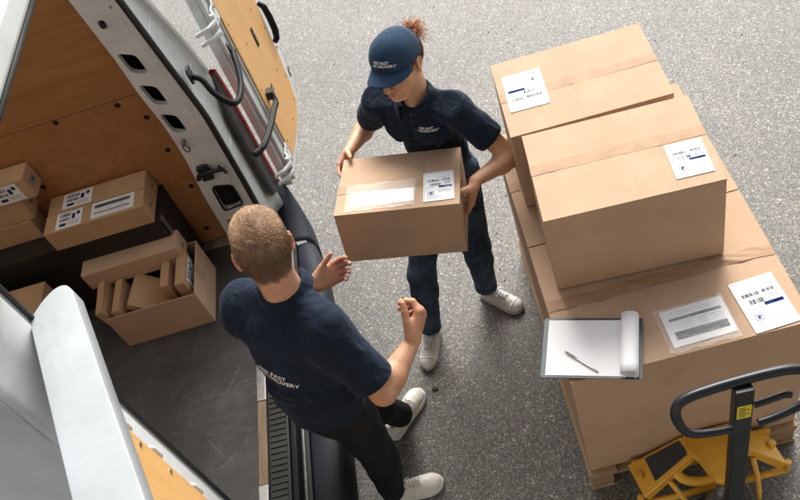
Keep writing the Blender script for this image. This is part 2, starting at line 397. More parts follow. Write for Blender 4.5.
# a brown pebble lying on the tarmac
def pebble(loc, s, label):
    bm = bmesh.new(); bmesh.ops.create_icosphere(bm, subdivisions=3, radius=1)
    r_ = random.Random(str(loc))
    for v in bm.verts:
        n = v.co.normalized(); k = 1+.16*math.sin(3*n.x+2*n.y+r_.random()*.2)+.1*math.sin(5*n.z+4*n.x)
        v.co = Vector((n.x*k*s*1.2, n.y*k*s, n.z*k*s*.6+s*.5))
    me = bpy.data.meshes.new('pebble'); bm.to_mesh(me); bm.free()
    o = obj('pebble', me, M['stone'], None, True, loc); tag(o, label, 'pebble')
pebble((-.50, 2.185, 0), .013, 'small brown pebble on the tarmac between the toes of the two workers')
def grit():
    mb = MB(); r_ = random.Random(21)
    for k in range(650):
        x, y = r_.uniform(-.8, 2.6), r_.uniform(.9, 6.5)
        if .08 < x < 1.0 and 1.4 < y < 2.9: continue
        s = r_.choice([.0018, .0022, .003, .004, .0055]); a = r_.uniform(0, 6.28); V = []
        for i in range(5):
            q = a+2*PI*i/5; V.append((x+s*math.cos(q)*r_.uniform(.7, 1.3), y+s*math.sin(q)*r_.uniform(.7, 1.3), 0.0))
        top = [(x+(p[0]-x)*.55, y+(p[1]-y)*.55, s*r_.uniform(.7, 1.1)) for p in V]
        mb.add(V+top, [(5, 6, 7, 8, 9)]+[(i, (i+1) % 5, 5+(i+1) % 5, 5+i) for i in range(5)], r_.choice([0, 0, 1]))
    o = mb.build('grit', [M['stone'], M['pump']]); tag(o, 'loose grit scattered over the tarmac', 'grit', kind='stuff')
grit()
# ------------------------------------------------------------------ cartons
def print_marks(mb, items, z=.0006):
    for (x0, y0, x1, y1, m) in items: mb.box((x0, y0, z), (x1, y1, z+.00025), m)
def bars(x0, x1, y0, y1, m, seed):
    r_ = random.Random(seed); x = x0; out = []
    while x < x1:
        w = r_.choice([.0014, .0020, .0026, .0036, .0048]); out.append((x, y0, min(x+w, x1), y1, m)); x += w+r_.choice([.0012, .0018, .0026])
    return out
def textline(x0, x1, y, h, m, seed):
    r_ = random.Random(seed); x = x0; out = []
    while x < x1:
        w = r_.uniform(.003, .010)
        out.append((x, y, min(x+w, x1), y+h, m)); x += w+r_.uniform(.0015, .003)
    return out
LM = ['paper', 'ink', 'ink2', 'blue', 'greyprint']
def curl(mb, w, h, lift):
    # cut the sheet and marks so that they can bend: lift one corner a touch
    pass
def shipping_label(parent, w, h, T, style=0, seed=1, label=None):
    """paper sheet w x h centred in its own XY plane; T maps it onto the carton"""
    mb = MB()
    pts = rrect(-w/2, -h/2, w/2, h/2, .003, 2)
    mb.prism([(x, y, 0) for x, y in pts], (0, 0, .0005), 0)
    a, b = w/2, h/2; it = []
    if style == 0:      # tall label: barcodes upper half, blue flash, square mark low left
        it += [(-a*.92, b*.925, a*.92, b*.935, 2), (-a*.92, b*.30, a*.92, b*.308, 2), (-a*.92, -b*.25, a*.92, -b*.242, 2)]
        for sx in (-1, 1): it.append((sx*a*.92-.0004, -b*.93, sx*a*.92+.0004, b*.93, 2))
        it += bars(-a*.72, a*.05, b*.33, b*.46, 1, seed)+bars(a*.2, a*.75, b*.35, b*.48, 1, seed+1)
        it += bars(-a*.55, a*.15, b*.02, b*.20, 1, seed+2)
        for k in range(4): it += textline(a*.38, a*.82, b*(.09+k*.055), .0022, 4, seed+k+9)
        it.append((a*.0, -b*.13, a*.86, b*.0, 3))
        it += [(a*(.42+.1*k), -b*.10+.001*(k % 2), a*(.48+.1*k), -b*.04, 0) for k in range(4)]
        q = .012
        for (x0, y0, x1, y1) in ((-1, -1, 1, -.84), (-1, .84, 1, 1), (-1, -1, -.84, 1), (.84, -1, 1, 1), (-.4, -.6, .1, .6), (-.4, .35, .5, .6), (.2, -.1, .55, .6), (-.2, -.6, .6, -.4)):
            it.append((-a*.5+x0*q, -b*.48+y0*q, -a*.5+x1*q, -b*.48+y1*q, 3))
        for k in range(3): it += textline(-a*.75, a*(.1+.2*(k % 2)), -b*(.70+.07*k), .0016, 3 if k == 0 else 2, seed+k+20)
        for k in range(3): it += textline(-a*.0, a*.8, -b*(.30+.07*k), .0018, 2, seed+k+30)
        for k in range(2): it += textline(-a*.8, -a*.3, -b*(.0+.07*k)-.004, .0014, 2, seed+k+40)
        for k in range(2): it += textline(-a*.1, a*.8, b*(.55+.07*k), .0012, 2, seed+k+50)
    elif style == 1:    # packing list with two dark bars
        it += [(-a*.8, b*.35, a*.86, b*.50, 4), (-a*.8, -b*.66, a*.86, -b*.24, 4)]
        for k in range(2): it += textline(-a*.7, a*.6, b*(.66+.12*k), .0012, 2, seed+k)
        for k in range(3): it += textline(-a*.6, -a*.15, b*(.18-.14*k), .0014, 2, seed+k+4)+textline(a*.05, a*.35, b*(.18-.14*k), .0014, 2, seed+k+8)+textline(a*.5, a*.82, b*(.2-.14*k), .0014, 2, seed+k+12)
        it += textline(a*.1, a*.75, -b*.42, .0035, 0, seed+30)+textline(a*.45, a*.78, -b*.56, .005, 0, seed+31)
        it += [(a*.2, b*.40, a*.82, b*.43, 0)]
    elif style == 2:    # almost blank sheet with faint lines
        for k in range(5): it += textline(-a*.8, -a*(.25+.05*(k % 2)), b*(.5-.16*k), .0016, 2, seed+k)
        for k in range(4): it += textline(a*.05, a*.7, b*(.62-.13*k), .0014, 2, seed+k+7)
        it += textline(a*.1, a*.5, -b*.35, .0025, 2, seed+17)+textline(a*.1, a*.62, -b*.55, .0022, 2, seed+18)
    elif style == 3:    # small dark printed label
        it += bars(-a*.75, a*.1, b*.35, b*.75, 1, seed)+bars(-a*.75, a*.1, -b*.15, b*.18, 1, seed+1)
        it += [(a*.2, -b*.1, a*.45, b*.55, 3), (a*.55, b*.3, a*.8, b*.7, 1), (-a*.7, -b*.75, -a*.2, -b*.4, 1)]
        for k in range(4): it += textline(-a*.1, a*.8, -b*(.35+.13*k), .002, 1, seed+k+9)
        it += textline(-a*.75, a*.8, b*.85, .0015, 1, seed+20)
    print_marks(mb, it)
    o = mb.build('shipping_label', [M[k] for k in LM], parent)
    o.matrix_local = T
    if label: o['label'] = label
    return o
def crinkled(mb, x0, y0, x1, y1, z, amp, nx, ny, seed, m=0, across='y'):
    """thin wavy strip (tape, film) lying just above a flat top"""
    r_ = np.random.default_rng(seed); rows = []
    ph = r_.uniform(0, 6.28, 12); fr = r_.uniform(.3, 1, 12)
    for j in range(ny+1):
        row = []
        for i in range(nx+1):
            u, v = i/nx, j/ny
            s = sum(math.sin(fr[k]*(22+9*k)*u+fr[-k]*(5+2*k)*v+ph[k]) for k in range(6))/6
            e = min(1, 4*min(u, 1-u)*3)
            wob = .003*math.sin(17*u+ph[0])+.002*math.sin(41*u+ph[1])
            row.append((lerp(x0, x1, u), lerp(y0, y1, v)+(wob if amp > .001 else wob*.25), z+.0006+amp*max(0, s)*e*(.4+.6*math.sin(PI*v))))
        rows.append(row)
    mb.sheet(rows, m)
def carton(name, label, size, T, tape='x', mat='card', group=None, flaps=True, labels=(), tape_amp=.0, cat='cardboard box', sag=.003, tape_pos=.5, seed=1, ends=False):
    w, d, h = size
    t = thing(name, label, cat, group=group); t.matrix_world = T
    r_ = random.Random(seed)
    n = 14; ph_ = [r_.uniform(0, 6) for _ in range(6)]; bm = bmesh.new()
    def grid(f, nu, nv):
        vs = [[bm.verts.new(f(i/nu, j/nv)) for i in range(nu+1)] for j in range(nv+1)]
        for j in range(nv):
            for i in range(nu): bm.faces.new((vs[j][i], vs[j][i+1], vs[j+1][i+1], vs[j+1][i]))
    B = lambda u, v: sag*math.sin(PI*u)*math.sin(PI*v)*(1+.5*math.sin(5*u+ph_[0])+.4*math.sin(7*v+ph_[1]))
    hz = h-.004 if flaps else h
    grid(lambda u, v: (u*w, -B(u, v), v*hz), n, n)
    grid(lambda u, v: (w+B(u, v), u*d, v*hz), n, n)
    grid(lambda u, v: ((1-u)*w, d+B(u, v), v*hz), n, n)
    grid(lambda u, v: (-B(u, v), (1-u)*d, v*hz), n, n)
    grid(lambda u, v: (u*w, (1-v)*d, 0), n, n)
    grid(lambda u, v: (u*w, v*d, hz), n, n)
    bmesh.ops.remove_doubles(bm, verts=bm.verts, dist=1e-5)
    me = bpy.data.meshes.new('carton_body'); bm.to_mesh(me); bm.free()
    o = obj('carton_body', me, M[mat], t)
    md = o.modifiers.new('bevel', 'BEVEL'); md.width = .0035; md.segments = 2; md.limit_method = 'ANGLE'; md.angle_limit = .7
    if flaps:
        gap = .0012
        for k in range(2):
            mb = MB()
            if tape == 'x': y0, y1 = ((0, d*tape_pos-gap), (d*tape_pos+gap, d))[k]; x0, x1 = (0, w)
            else: x0, x1 = ((0, w*tape_pos-gap), (w*tape_pos+gap, w))[k]; y0, y1 = (0, d)
            nx, ny = 90, 6; sc_ = [r_.uniform(.12, .35), r_.uniform(.6, .9), r_.uniform(.4, .55)]
            dz = r_.uniform(-.0005, .0008)
            rows_t = [[(lerp(x0, x1, i/nx), lerp(y0, y1, j/ny), h+.0008+dz+sag*.35*math.sin(PI*i/nx)*math.sin(PI*(lerp(y0, y1, j/ny)/d))-(.0016*sum(math.exp(-((i/nx-q_)/.006)**2) for q_ in sc_) if tape == 'x' else 0)) for i in range(nx+1)] for j in range(ny+1)]
            mb.sheet(rows_t); 
            o = mb.build('flap', [M[mat], M['card_edge']], t)
            md = o.modifiers.new('solid', 'SOLIDIFY'); md.thickness = .0042; md.offset = -1; md.material_offset_rim = 1
    if tape:
        tw = .05
        mb = MB(); zt = h+.001+sag*.36
        if tape == 'x':
            yc = d*tape_pos
            crinkled(mb, 0.002, yc-tw/2, w-.002, yc+tw/2, zt, tape_amp, 60, 8, seed)
            if tape_amp == 0:
                for sx in (0, 1):
                    x = -.0012 if sx == 0 else w+.0012
                    rows = [[(x, yc-tw/2, zt), (x, yc+tw/2, zt)], [(x, yc-tw/2, h-.055), (x, yc+tw/2, h-.055)]]
                    mb.sheet(rows, flip=(sx == 1))
                    mb.sheet([[(x, yc-tw/2, zt), (x, yc+tw/2, zt)], [(.003 if sx == 0 else w-.003, yc-tw/2, zt+.0006), (.003 if sx == 0 else w-.003, yc+tw/2, zt+.0006)]])
        else:
            xc = w*tape_pos
            rows = [[(xc-tw/2+tw*i/4, lerp(0.002, d-.002, j/30), zt+.0006) for i in range(5)] for j in range(31)]
            mb.sheet(rows)
            for sy in (0, 1):
                y = -.0012 if sy == 0 else d+.0012
                mb.sheet([[(xc-tw/2, y, zt), (xc+tw/2, y, zt)], [(xc-tw/2, y, h-.05), (xc+tw/2, y, h-.05)]])
                mb.sheet([[(xc-tw/2, y, zt), (xc+tw/2, y, zt)], [(xc-tw/2, .003 if sy == 0 else d-.003, zt+.0006), (xc+tw/2, .003 if sy == 0 else d-.003, zt+.0006)]])
        mb.build('packing_tape', M['tape'], t, smooth=True)
    if ends:   # tuck slot of a mailing carton, its inner shade a black patch
        mb = MB()
        for yy in (.5,):
            mb.prism([(w+.0042, d*yy+a, h*.5+b) for a, b in rrect(-.012, -.0035, .012, .0035, .0033, 3)], (.0006, 0, 0))
        mb.build('tuck_slot_shade', M['dark'], t)
    for L in labels:
        (lx, ly, lw, lh, ang, style, sd) = L[:7]
        z = h+.0016+sag*.36+(.001 if flaps else 0)
        shipping_label(t, lw, lh, Matrix.Translation((lx, ly, z)) @ Matrix.Rotation(ang, 4, 'Z'), style, sd)
    return t
def TT(x, y, z, a=0): return Matrix.Translation((x, y, z)) @ Matrix.Rotation(a, 4, 'Z')
# the pallet load
ztop = .901; R2 = math.radians
def local(lx, ly, x, y, a):   # world xy -> carton local
    c, s = math.cos(-a), math.sin(-a); return (c*(lx-x)-s*(ly-y), s*(lx-x)+c*(ly-y))
b1 = carton('large_carton', 'largest brown carton on the pallet, carrying the clipboard and two white sheets', (.857, .648, .753), TT(.110, 1.510, .147), 'x', tape_amp=.011, tape_pos=.52, seed=3,
            labels=[(*local(.844, 1.63, .11, 1.51, 0), .16, .224, R2(3.4), 0, 5)])
def pouch(parent, cx, cy, z, w, h, ang, pw, ph, pcx, pcy, pang, style, seed):
    mb = MB(); crinkled(mb, -w/2, -h/2, w/2, h/2, .0022, .0016, 30, 20, seed)
    o = mb.build('plastic_pouch', M['film'], parent, smooth=True); o.matrix_local = Matrix.Translation((cx, cy, z)) @ Matrix.Rotation(ang, 4, 'Z')
    shipping_label(parent, pw, ph, Matrix.Translation((pcx, pcy, z+.0004)) @ Matrix.Rotation(pang, 4, 'Z'), style, seed, 'printed delivery note inside a clear plastic pouch')
pouch(b1, .488, .103, .757, .251, .191, R2(.8), .228, .158, .495, .111, R2(1.4), 1, 8)
b2 = carton('large_carton', 'wide brown carton at the back of the pallet, under two stacked boxes', (.857, .690, .752), TT(.110, 2.166, .147), 'x', seed=4)
b3 = carton('stacked_carton', 'upper carton nearer the clipboard, white label at its right end, standing across two large cartons', (.630, .448, .412), TT(.170, 1.915, .907, -.061), 'x', seed=5, tape_pos=.56,
            labels=[(*local(.718, 2.013, .17, 1.915, -.061), .130, .168, R2(-3.8)+.061, 0, 11)])
b4 = carton('stacked_carton', 'upper carton farthest back on the pallet, white label at its left end', (.631, .461, .412), TT(.156, 2.375, .905, -.031), 'x', seed=6, tape_pos=.50,
            labels=[(*local(.272, 2.618, .156, 2.375, -.031), .16, .225, R2(177.5)+.031, 0, 17)])
# carton carried by the woman
def held_box():
    w, d, h = .5103, .3747, .258
    Rm = (Matrix.Rotation(-.17554516, 4, 'Z') @ Matrix.Rotation(.07924246, 4, 'Y') @ Matrix.Rotation(-.14393836, 4, 'X'))
    T = Matrix.Translation((-.6303, 2.2911, .9746)) @ Rm
    t = carton('carried_carton', 'brown carton with two white labels carried by the woman in the blue cap', (w, d, h), T, 'x', seed=9, tape_pos=.42,
               labels=[(.424, .122, .125, .186, R2(2.1), 0, 21)])
    pouch(t, .185, .100, h+.0016, .29, .168, R2(1.4), .263, .125, .192, .106, R2(1.5), 2, 9)
    return T
T_HELD = held_box()
# ------------------------------------------------------------------ pallet
def pallet():
    t = thing('wooden_pallet', 'rough wooden pallet under the stacked brown cartons', 'pallet', (.10, 1.488, 0))
    W, L = .87, 1.375
    for k in range(5):
        x0 = (W-.12)*k/4; mb = MB(); mb.box((x0, 0, .1225), (x0+.12, L, .1445)); mb.build('deck_board', M['pallet'], t, bevel=.002)
    for y in (0, L/2-.07, L-.14):
        mb = MB(); mb.box((0, y+.004, .1005), (W, y+.136, .1220)); mb.build('stringer_board', M['pallet_end'], t, bevel=.002)
        for x in (0.003, W/2-.05, W-.103):
            mb = MB(); mb.box((x, y+.008, .0225), (x+.1, y+.13, .1)); mb.build('block', M['pallet_end'], t, bevel=.003)
    for x in (0, W/2-.05, W-.1):
        mb = MB(); mb.box((x, 0, 0.001), (x+.1, L, .022)); mb.build('skid_board', M['pallet'], t, bevel=.002)
pallet()
# ------------------------------------------------------------------ clipboard and pen
def clipboard():
    a = R2(-18.0); z = .9105
    t = thing('clipboard', 'dark clipboard with white pages rolled over its end on the largest carton', 'clipboard', (.22, 1.623, z), (0, 0, a))
    mb = MB(); mb.prism([(x, y, 0) for x, y in rrect(-.178, -.127, .178, .127, .008, 4)], (0, 0, .003)); mb.build('board', M['board'], t, bevel=.0008)
    mb = MB()
    for k in range(5):
        j = .0006*k
        mb.box((-.160+j, -.119+j*.5, .0032+.0005*k), (.150, .117-j*.3, .0036+.0005*k))
    mb.build('writing_pad', M['paper'], t)
    # pages turned over the end: a rolled loop
    mb = MB(); cr = .026; cx = .148
    prof = [(.086, .0075), (.10, .012)] + [(cx+cr*math.sin(th)*1.0, .0075+cr*(1-math.cos(th))) for th in ()]
    pts = []
    pts += [(.118, .031), (.108, .0275), (.103, .030), (.104, .041)]
    for k in range(15):
        th = math.radians(150-k*20); pts.append((.134+.034*math.cos(th), .026+.026*math.sin(th)*1.0))
    pts += [(.128, -.0015), (.09, -.0018), (.02, -.002)]
    pr = spline([(x, 0, zz) for x, zz in pts], 3)
    rows = [[(p.x+.002*math.sin(7*p.x*20), lerp(-.126, .126, j/6)+.003*(j == 0), max(p.z, -.0035)) for j in range(7)] for p in pr]
    mb.sheet(rows); mb.build('rolled_pages', M['paper'], t, smooth=True, solid=.0012)
    mb = MB(); mb.box((.128, -.05, .0035), (.160, .05, .008)); mb.tube([(.15, -.045, .010), (.15, .045, .010)], .004, 10)
    mb.build('clip', M['chrome'], t, bevel=.001)
    p0 = Vector((.127, 1.627, z+.0115)); p1 = Vector((.215, 1.513, z+.0095)); dv = (p1-p0).normalized()
    t2 = thing('ballpoint_pen', 'slim silver ballpoint pen lying on the white pad of the clipboard', 'pen', p0)
    L = (p1-p0).length
    mb = MB(); P = [dv*(L*u) for u in (0, .03, .1, .55, .60, .92, 1.0)]; mb.tube(P, [.0022, .0036, .0040, .0040, .0043, .0036, .0006], 14); mb.build('barrel', M['chrome'], t2, smooth=True)
    mb = MB(); mb.tube([dv*(-.009), dv*.002], .0016, 10); mb.build('push_button', M['chrome'], t2, smooth=True)
    mb = MB(); up = Vector((0, 0, .0055)); mb.tube([up*.8+dv*.003, up+dv*.01, up+dv*.045], .0011, 8); mb.build('pocket_clip', M['pump'], t2, smooth=True)
clipboard()
# ------------------------------------------------------------------ pallet truck
def pallet_truck():
    t = thing('pallet_truck', 'yellow hand pallet truck with black loop handle in front of the loaded pallet', 'pallet truck', (.56, 1.3, 0))
    o3 = Vector((.56, 1.3, 0))
    L = lambda x, y, z: Vector((x, y, z))-o3
    def plate(name, quad, th, mat, bev=.006, parent=t):
        mb = MB(); P = [L(*q) for q in quad]; n = (P[1]-P[0]).cross(P[2]-P[0]).normalized()
        if n.z > 0: n = -n
        mb.prism(P, n*th); return mb.build(name, mat, parent, bevel=bev, seg=3)
    # forks
    for x in (.365, .755):
        mb = MB(); mb.box((x-.075-.56, .185, .055), (x+.075-.56, 1.34, .098)); mb.build('fork', M['yellow'], t, bevel=.01)
        mb = MB(); mb.cyl(L(x-.04, 2.45, .04), L(x+.04, 2.45, .04), .038); mb.build('load_wheel', M['grip'], t, smooth=True)
    # sloped side cheeks
    lp = plate('side_cheek', [(.262, 1.490, .165), (.495, 1.500, .285), (.530, 1.415, .300), (.285, 1.335, .165)], .045, M['yellow'])
    plate('grip_pad', [(.335, 1.480, .2072), (.480, 1.487, .2815), (.494, 1.422, .2860), (.345, 1.378, .2015)], .003, M['grip'], .001)
    rp = plate('side_cheek', [(.640, 1.500, .285), (.842, 1.490, .165), (.862, 1.335, .165), (.700, 1.400, .290)], .045, M['yellow'])
    plate('warning_sticker', [(.705, 1.480, .250), (.765, 1.480, .2145), (.785, 1.400, .2105), (.722, 1.410, .2495)], .003, M['sticker'], .0005)
    for x, y in ((.298, 1.42), (.826, 1.42)):
        mb = MB(); mb.cyl(L(x, y, .17), L(x-.008*(1 if x < .5 else -1), y, .205), .016); mb.build('pivot_boss', M['yellow'], t, smooth=False, bevel=.003)
    # crown plate with tongue
    crown = [(.500, 1.500), (.560, 1.503), (.700, 1.503), (.690, 1.42), (.640, 1.37), (.622, 1.29), (.605, 1.255), (.575, 1.243), (.545, 1.258), (.532, 1.300), (.515, 1.375), (.488, 1.420)]
    mb = MB(); zc = lambda y: .30+(.355-.30)*max(0, min(1, (1.5-y)/.2))
    top = [L(x, y, zc(y)) for x, y in crown]; bot = [p-Vector((0, 0, .04)) for p in top]; n = len(top)
    mb.add(top+bot, [tuple(range(n-1, -1, -1)), tuple(range(n, 2*n))]+[(i, (i+1) % n, n+(i+1) % n, n+i) for i in range(n)])
    o = mb.build('crown_plate', M['yellow'], t, bevel=.010, seg=4)
    # front frame: bottom bar, end posts, back wall
    mb = MB(); mb.tube([L(.272, 1.345, .085), L(.868, 1.345, .085)], (.016, .012), 8); 
    for x in (.272, .868): mb.tube([L(x, 1.345, .085), L(x, 1.345, .16)], .014, 8)
    mb.build('frame_bar', M['yellow'], t, bevel=.003)
    mb = MB(); mb.box((-.28, .17, .06), (.29, .19, .20)); mb.build('back_wall', M['yellow'], t, bevel=.005)
    mb = MB(); 
    pts = spline([L(.42, 1.41, .22), L(.46, 1.36, .19), L(.54, 1.345, .17), L(.63, 1.36, .19), L(.67, 1.40, .23)], 6)
    mb.tube(pts, .02, 12); mb.build('rocker_tube', M['yellow'], t, smooth=True)
    for pa, pb in ((((.40, 1.37, .19)), (.47, 1.22, .07)), ((.735, 1.37, .22), (.722, 1.26, .08))):
        mb = MB(); mb.tube(spline([L(*pa), L((pa[0]+pb[0])/2+.006, (pa[1]+pb[1])/2, (pa[2]+pb[2])/2), L(*pb)], 4), .011, 12); mb.build('push_rod', M['yellow'], t, smooth=True)
    # pump and steering wheels
    mb = MB(); c = (.558, 1.235); mb.tube([L(*c, .05), L(*c, .055), L(*c, .19), L(*c, .20)], [.05, .062, .062, .05], 28); mb.tube([L(*c, .2), L(*c, .33)], .022, 20)
    mb.tube([L(.50, 1.20, .09), L(.50, 1.20, .21), L(.50, 1.20, .215)], [.025, .025, .018], 18)
    mb.tube([L(.61, 1.22, .10), L(.66, 1.22, .14)], .016, 12); mb.build('hydraulic_pump', M['pump'], t, smooth=True)
    mb = MB(); mb.tube([L(.558, 1.235, .045), L(.558, 1.235, .06)], .105, 32); mb.build('turntable', M['pump'], t, bevel=.004)
    for x in (.475, .635):
        mb = MB(); mb.tube([L(x-.024, 1.215, .09), L(x-.02, 1.215, .09), L(x+.02, 1.215, .09), L(x+.024, 1.215, .09)], [.083, .089, .089, .083], 32); mb.build('steering_wheel', M['grip'], t)
    # drawbar
    base = Vector((.531, 1.085, .22)); top_ = Vector((.5765, 1.178, 1.205)); ax = (top_-base).normalized(); sx = Vector((1, 0, 0)); sx = (sx-ax*sx.dot(ax)).normalized(); sy = ax.cross(sx)
    mb = MB()
    def bx(c0, c1, hw, hd): 
        V = []
        for c_ in (c0, c1):
            for a, b in ((-1, -1), (1, -1), (1, 1), (-1, 1)): V.append(c_+sx*hw*a+sy*hd*b-o3)
        mb.add(V, [(0, 3, 2, 1), (4, 5, 6, 7), (0, 1, 5, 4), (1, 2, 6, 5), (2, 3, 7, 6), (3, 0, 4, 7)])
    bx(base, top_, .0285, .019); mb.build('drawbar', M['blackmetal'], t, bevel=.004)
    mb = MB(); mb.cyl(L(.49, 1.09, .22), L(.575, 1.09, .22), .03); bx(Vector((.531, 1.14, .19)), Vector((.531, 1.085, .25)), .036, .04); mb.build('drawbar_foot', M['pump'], t, bevel=.004)
    # instruction sticker with small print near the top of the drawbar
    f = -sy if (-sy).y < 0 else sy
    mb = MB(); c0 = top_-ax*.10+f*.0195; V = [c0-sx*.022-ax*.034-o3, c0+sx*.022-ax*.034-o3, c0+sx*.022+ax*.034-o3, c0-sx*.022+ax*.034-o3]
    mb.prism(V, f*.0008, 0)
    for k in range(5):
        yy = -.024+.011*k; V = [c0+f*.0009-sx*.016+ax*yy-o3, c0+f*.0009+sx*(.004+.012*(k % 2))+ax*yy-o3, c0+f*.0009+sx*(.004+.012*(k % 2))+ax*(yy+.004)-o3, c0+f*.0009-sx*.016+ax*(yy+.004)-o3]
        mb.prism(V, f*.0003, 1)
    mb.build('instruction_sticker', [M['sticker'], M['ink']], t)
    # loop handle
    P = [(.530, 1.120, 1.075), (.47, 1.118, 1.088), (.405, 1.122, 1.105), (.378, 1.140, 1.130), (.370, 1.165, 1.165), (.384, 1.182, 1.195), (.425, 1.190, 1.210),
         (.50, 1.195, 1.215), (.58, 1.198, 1.215), (.66, 1.198, 1.215), (.725, 1.195, 1.210), (.772, 1.185, 1.195), (.788, 1.168, 1.165), (.775, 1.145, 1.130), (.738, 1.130, 1.105), (.66, 1.122, 1.082), (.604, 1.122, 1.070)]
    mb = MB(); pp = spline([L(*p) for p in P], 6); mb.tube(pp, [.0120+.0042*min(1, max(0, (p.z-1.08)/.07)) for p in pp], 18); mb.build('loop_handle', M['blackmetal'], t, smooth=True)
    mb = MB(); mb.tube(spline([L(.600, 1.150, 1.135), L(.64, 1.150, 1.142), L(.69, 1.152, 1.148), (L(.712, 1.15, 1.140))], 5), [(.011, .005)]*16, 12); mb.build('control_lever', M['blackmetal'], t, smooth=True)
pallet_truck()
# ------------------------------------------------------------------ the van
FZ = .60
van = thing('delivery_van', 'white delivery van with both rear doors open and plywood lined cargo space full of parcels', 'van', (-1.1, 2.13, 0))
VO = Vector((-1.1, 2.13, 0))
def V3(x, y, z): return Vector((x, y, z))-VO
def vb(a, b): return tuple(V3(*a)), tuple(V3(*b))
def part(name, a, b, mat, parent=van, bevel=0, seg=2):
    mb = MB(); mb.box(*vb(a, b)); return mb.build(name, mat, parent, bevel=bevel, seg=seg)
YF, YN = 3.03, 1.22           # inner faces of the cargo lining, far and near
def cargo_floor():
    mb = MB(); mb.box(*vb((-3.6, YN, FZ-.03), (-1.203, YF, FZ)), 2); r_ = random.Random(31)
    for k in range(120):
        x, y = r_.uniform(-2.3, -1.25), r_.uniform(1.35, 2.75); a = r_.gauss(.25, .75); L = r_.uniform(.03, .26)*r_.choice([.4, .7, 1]); c = r_.uniform(-2.5, 2.5); w = r_.uniform(.0004, .0011); n = 9; rows = []
        for i in range(n):
            t = i/(n-1); ww = w*math.sin(PI*t)**.4; rows.append([tuple(V3(x-ww*math.sin(a), y+ww*math.cos(a), FZ+.0004)), tuple(V3(x+ww*math.sin(a), y-ww*math.cos(a), FZ+.0004))]); x += math.cos(a)*L/n; y += math.sin(a)*L/n; a += c*L/n+r_.gauss(0, .04)
        if x > -1.215 or x < -2.6: continue
        mb.sheet(rows, r_.choice([0, 0, 1]))
    mb.build('cargo_floor', [M['scr'], M['worn'], M['floor']], van)
M['scr'] = simple('pale_scratch', (.20, .19, .18), .7)
cargo_floor()
part('underbody', (-3.6, 1.15, .27), (-1.12, 3.12, FZ-.032), M['blackwood'])
# far plywood lining, two boards with a lap joint
def lining(y0, y1, nm):
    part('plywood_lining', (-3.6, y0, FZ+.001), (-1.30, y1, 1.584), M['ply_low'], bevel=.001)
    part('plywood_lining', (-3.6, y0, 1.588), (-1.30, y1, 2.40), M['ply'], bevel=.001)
lining(YF, YF+.009, 'far'); lining(YN-.009, YN, 'near')
part('bulkhead', (-3.64, YN, FZ), (-3.602, YF, 2.40), M['ply'])
for (x, z) in ((-1.728, 1.571), (-1.435, 1.560), (-1.352, 1.455), (-1.355, 1.248), (-1.36, .999), (-1.991, 1.257), (-2.05, 2.02), (-1.42, .70), (-1.83, 1.60), (-1.55, 1.60)):
    big = z not in (1.60,)
    mb = MB(); r = .013 if big else .005
    mb.cyl(V3(x, YF-.0012, z), V3(x, YF+.001, z), r, 20); mb.build('lining_hole_shade' if big else 'lining_screw', M['dark'] if big else M['steel'], van)  # holes are black discs painted as dark as their inner shade
# roof with a rear header; translucency added to brighten the cargo space
mb = MB(); rows = []
for k in range(17):
    u = k/16; y = lerp(1.05, 3.21, u); z = 2.47-.13*abs(2*u-1)**4
    rows.append([V3(x, y, z) for x in (-1.26, -2.4, -3.6)])
mb.sheet(rows); mb.build('roof', M['roof'], van, smooth=True, solid=.012)
mb = MB(); mb.prism([V3(-1.235, 1.3, 2.37), V3(-1.20, 1.3, 2.40), V3(-1.22, 1.3, 2.47), V3(-1.38, 1.3, 2.47), V3(-1.38, 1.3, 2.36)], (0, 1.65, 0)); mb.build('rear_header', M['grey_white'], van, bevel=.012, seg=3)
mb = MB(); mb.tube([V3(-1.245, 1.33, 2.352), V3(-1.245, 2.92, 2.352)], .014, 10); mb.build('header_seal', M['rubber'], van, smooth=True)
# body sides
def side(ys, s):
    prof = [(ys+s*.0, .30), (ys+s*.03, .45), (ys+s*.045, .8), (ys+s*.045, 1.3), (ys+s*.02, 1.8), (ys-s*.05, 2.25), (ys-s*.11, 2.40)]
    pr = spline([V3(0, y, z) for y, z in prof], 5)
    xs = lambda z: interp([(.6, -1.075), (1.3, -1.075), (1.65, -1.10), (1.95, -1.135), (2.4, -1.20)], z)
    rows = [[Vector((x+1.1, p.y, p.z)) for x in (xs(p.z), -2.4, -3.6)] for p in pr]
    mb = MB(); mb.sheet(rows, flip=(s < 0)); mb.build('body_side', M['white'], van, smooth=True, solid=.01)
side(3.22, 1); side(1.055, -1)
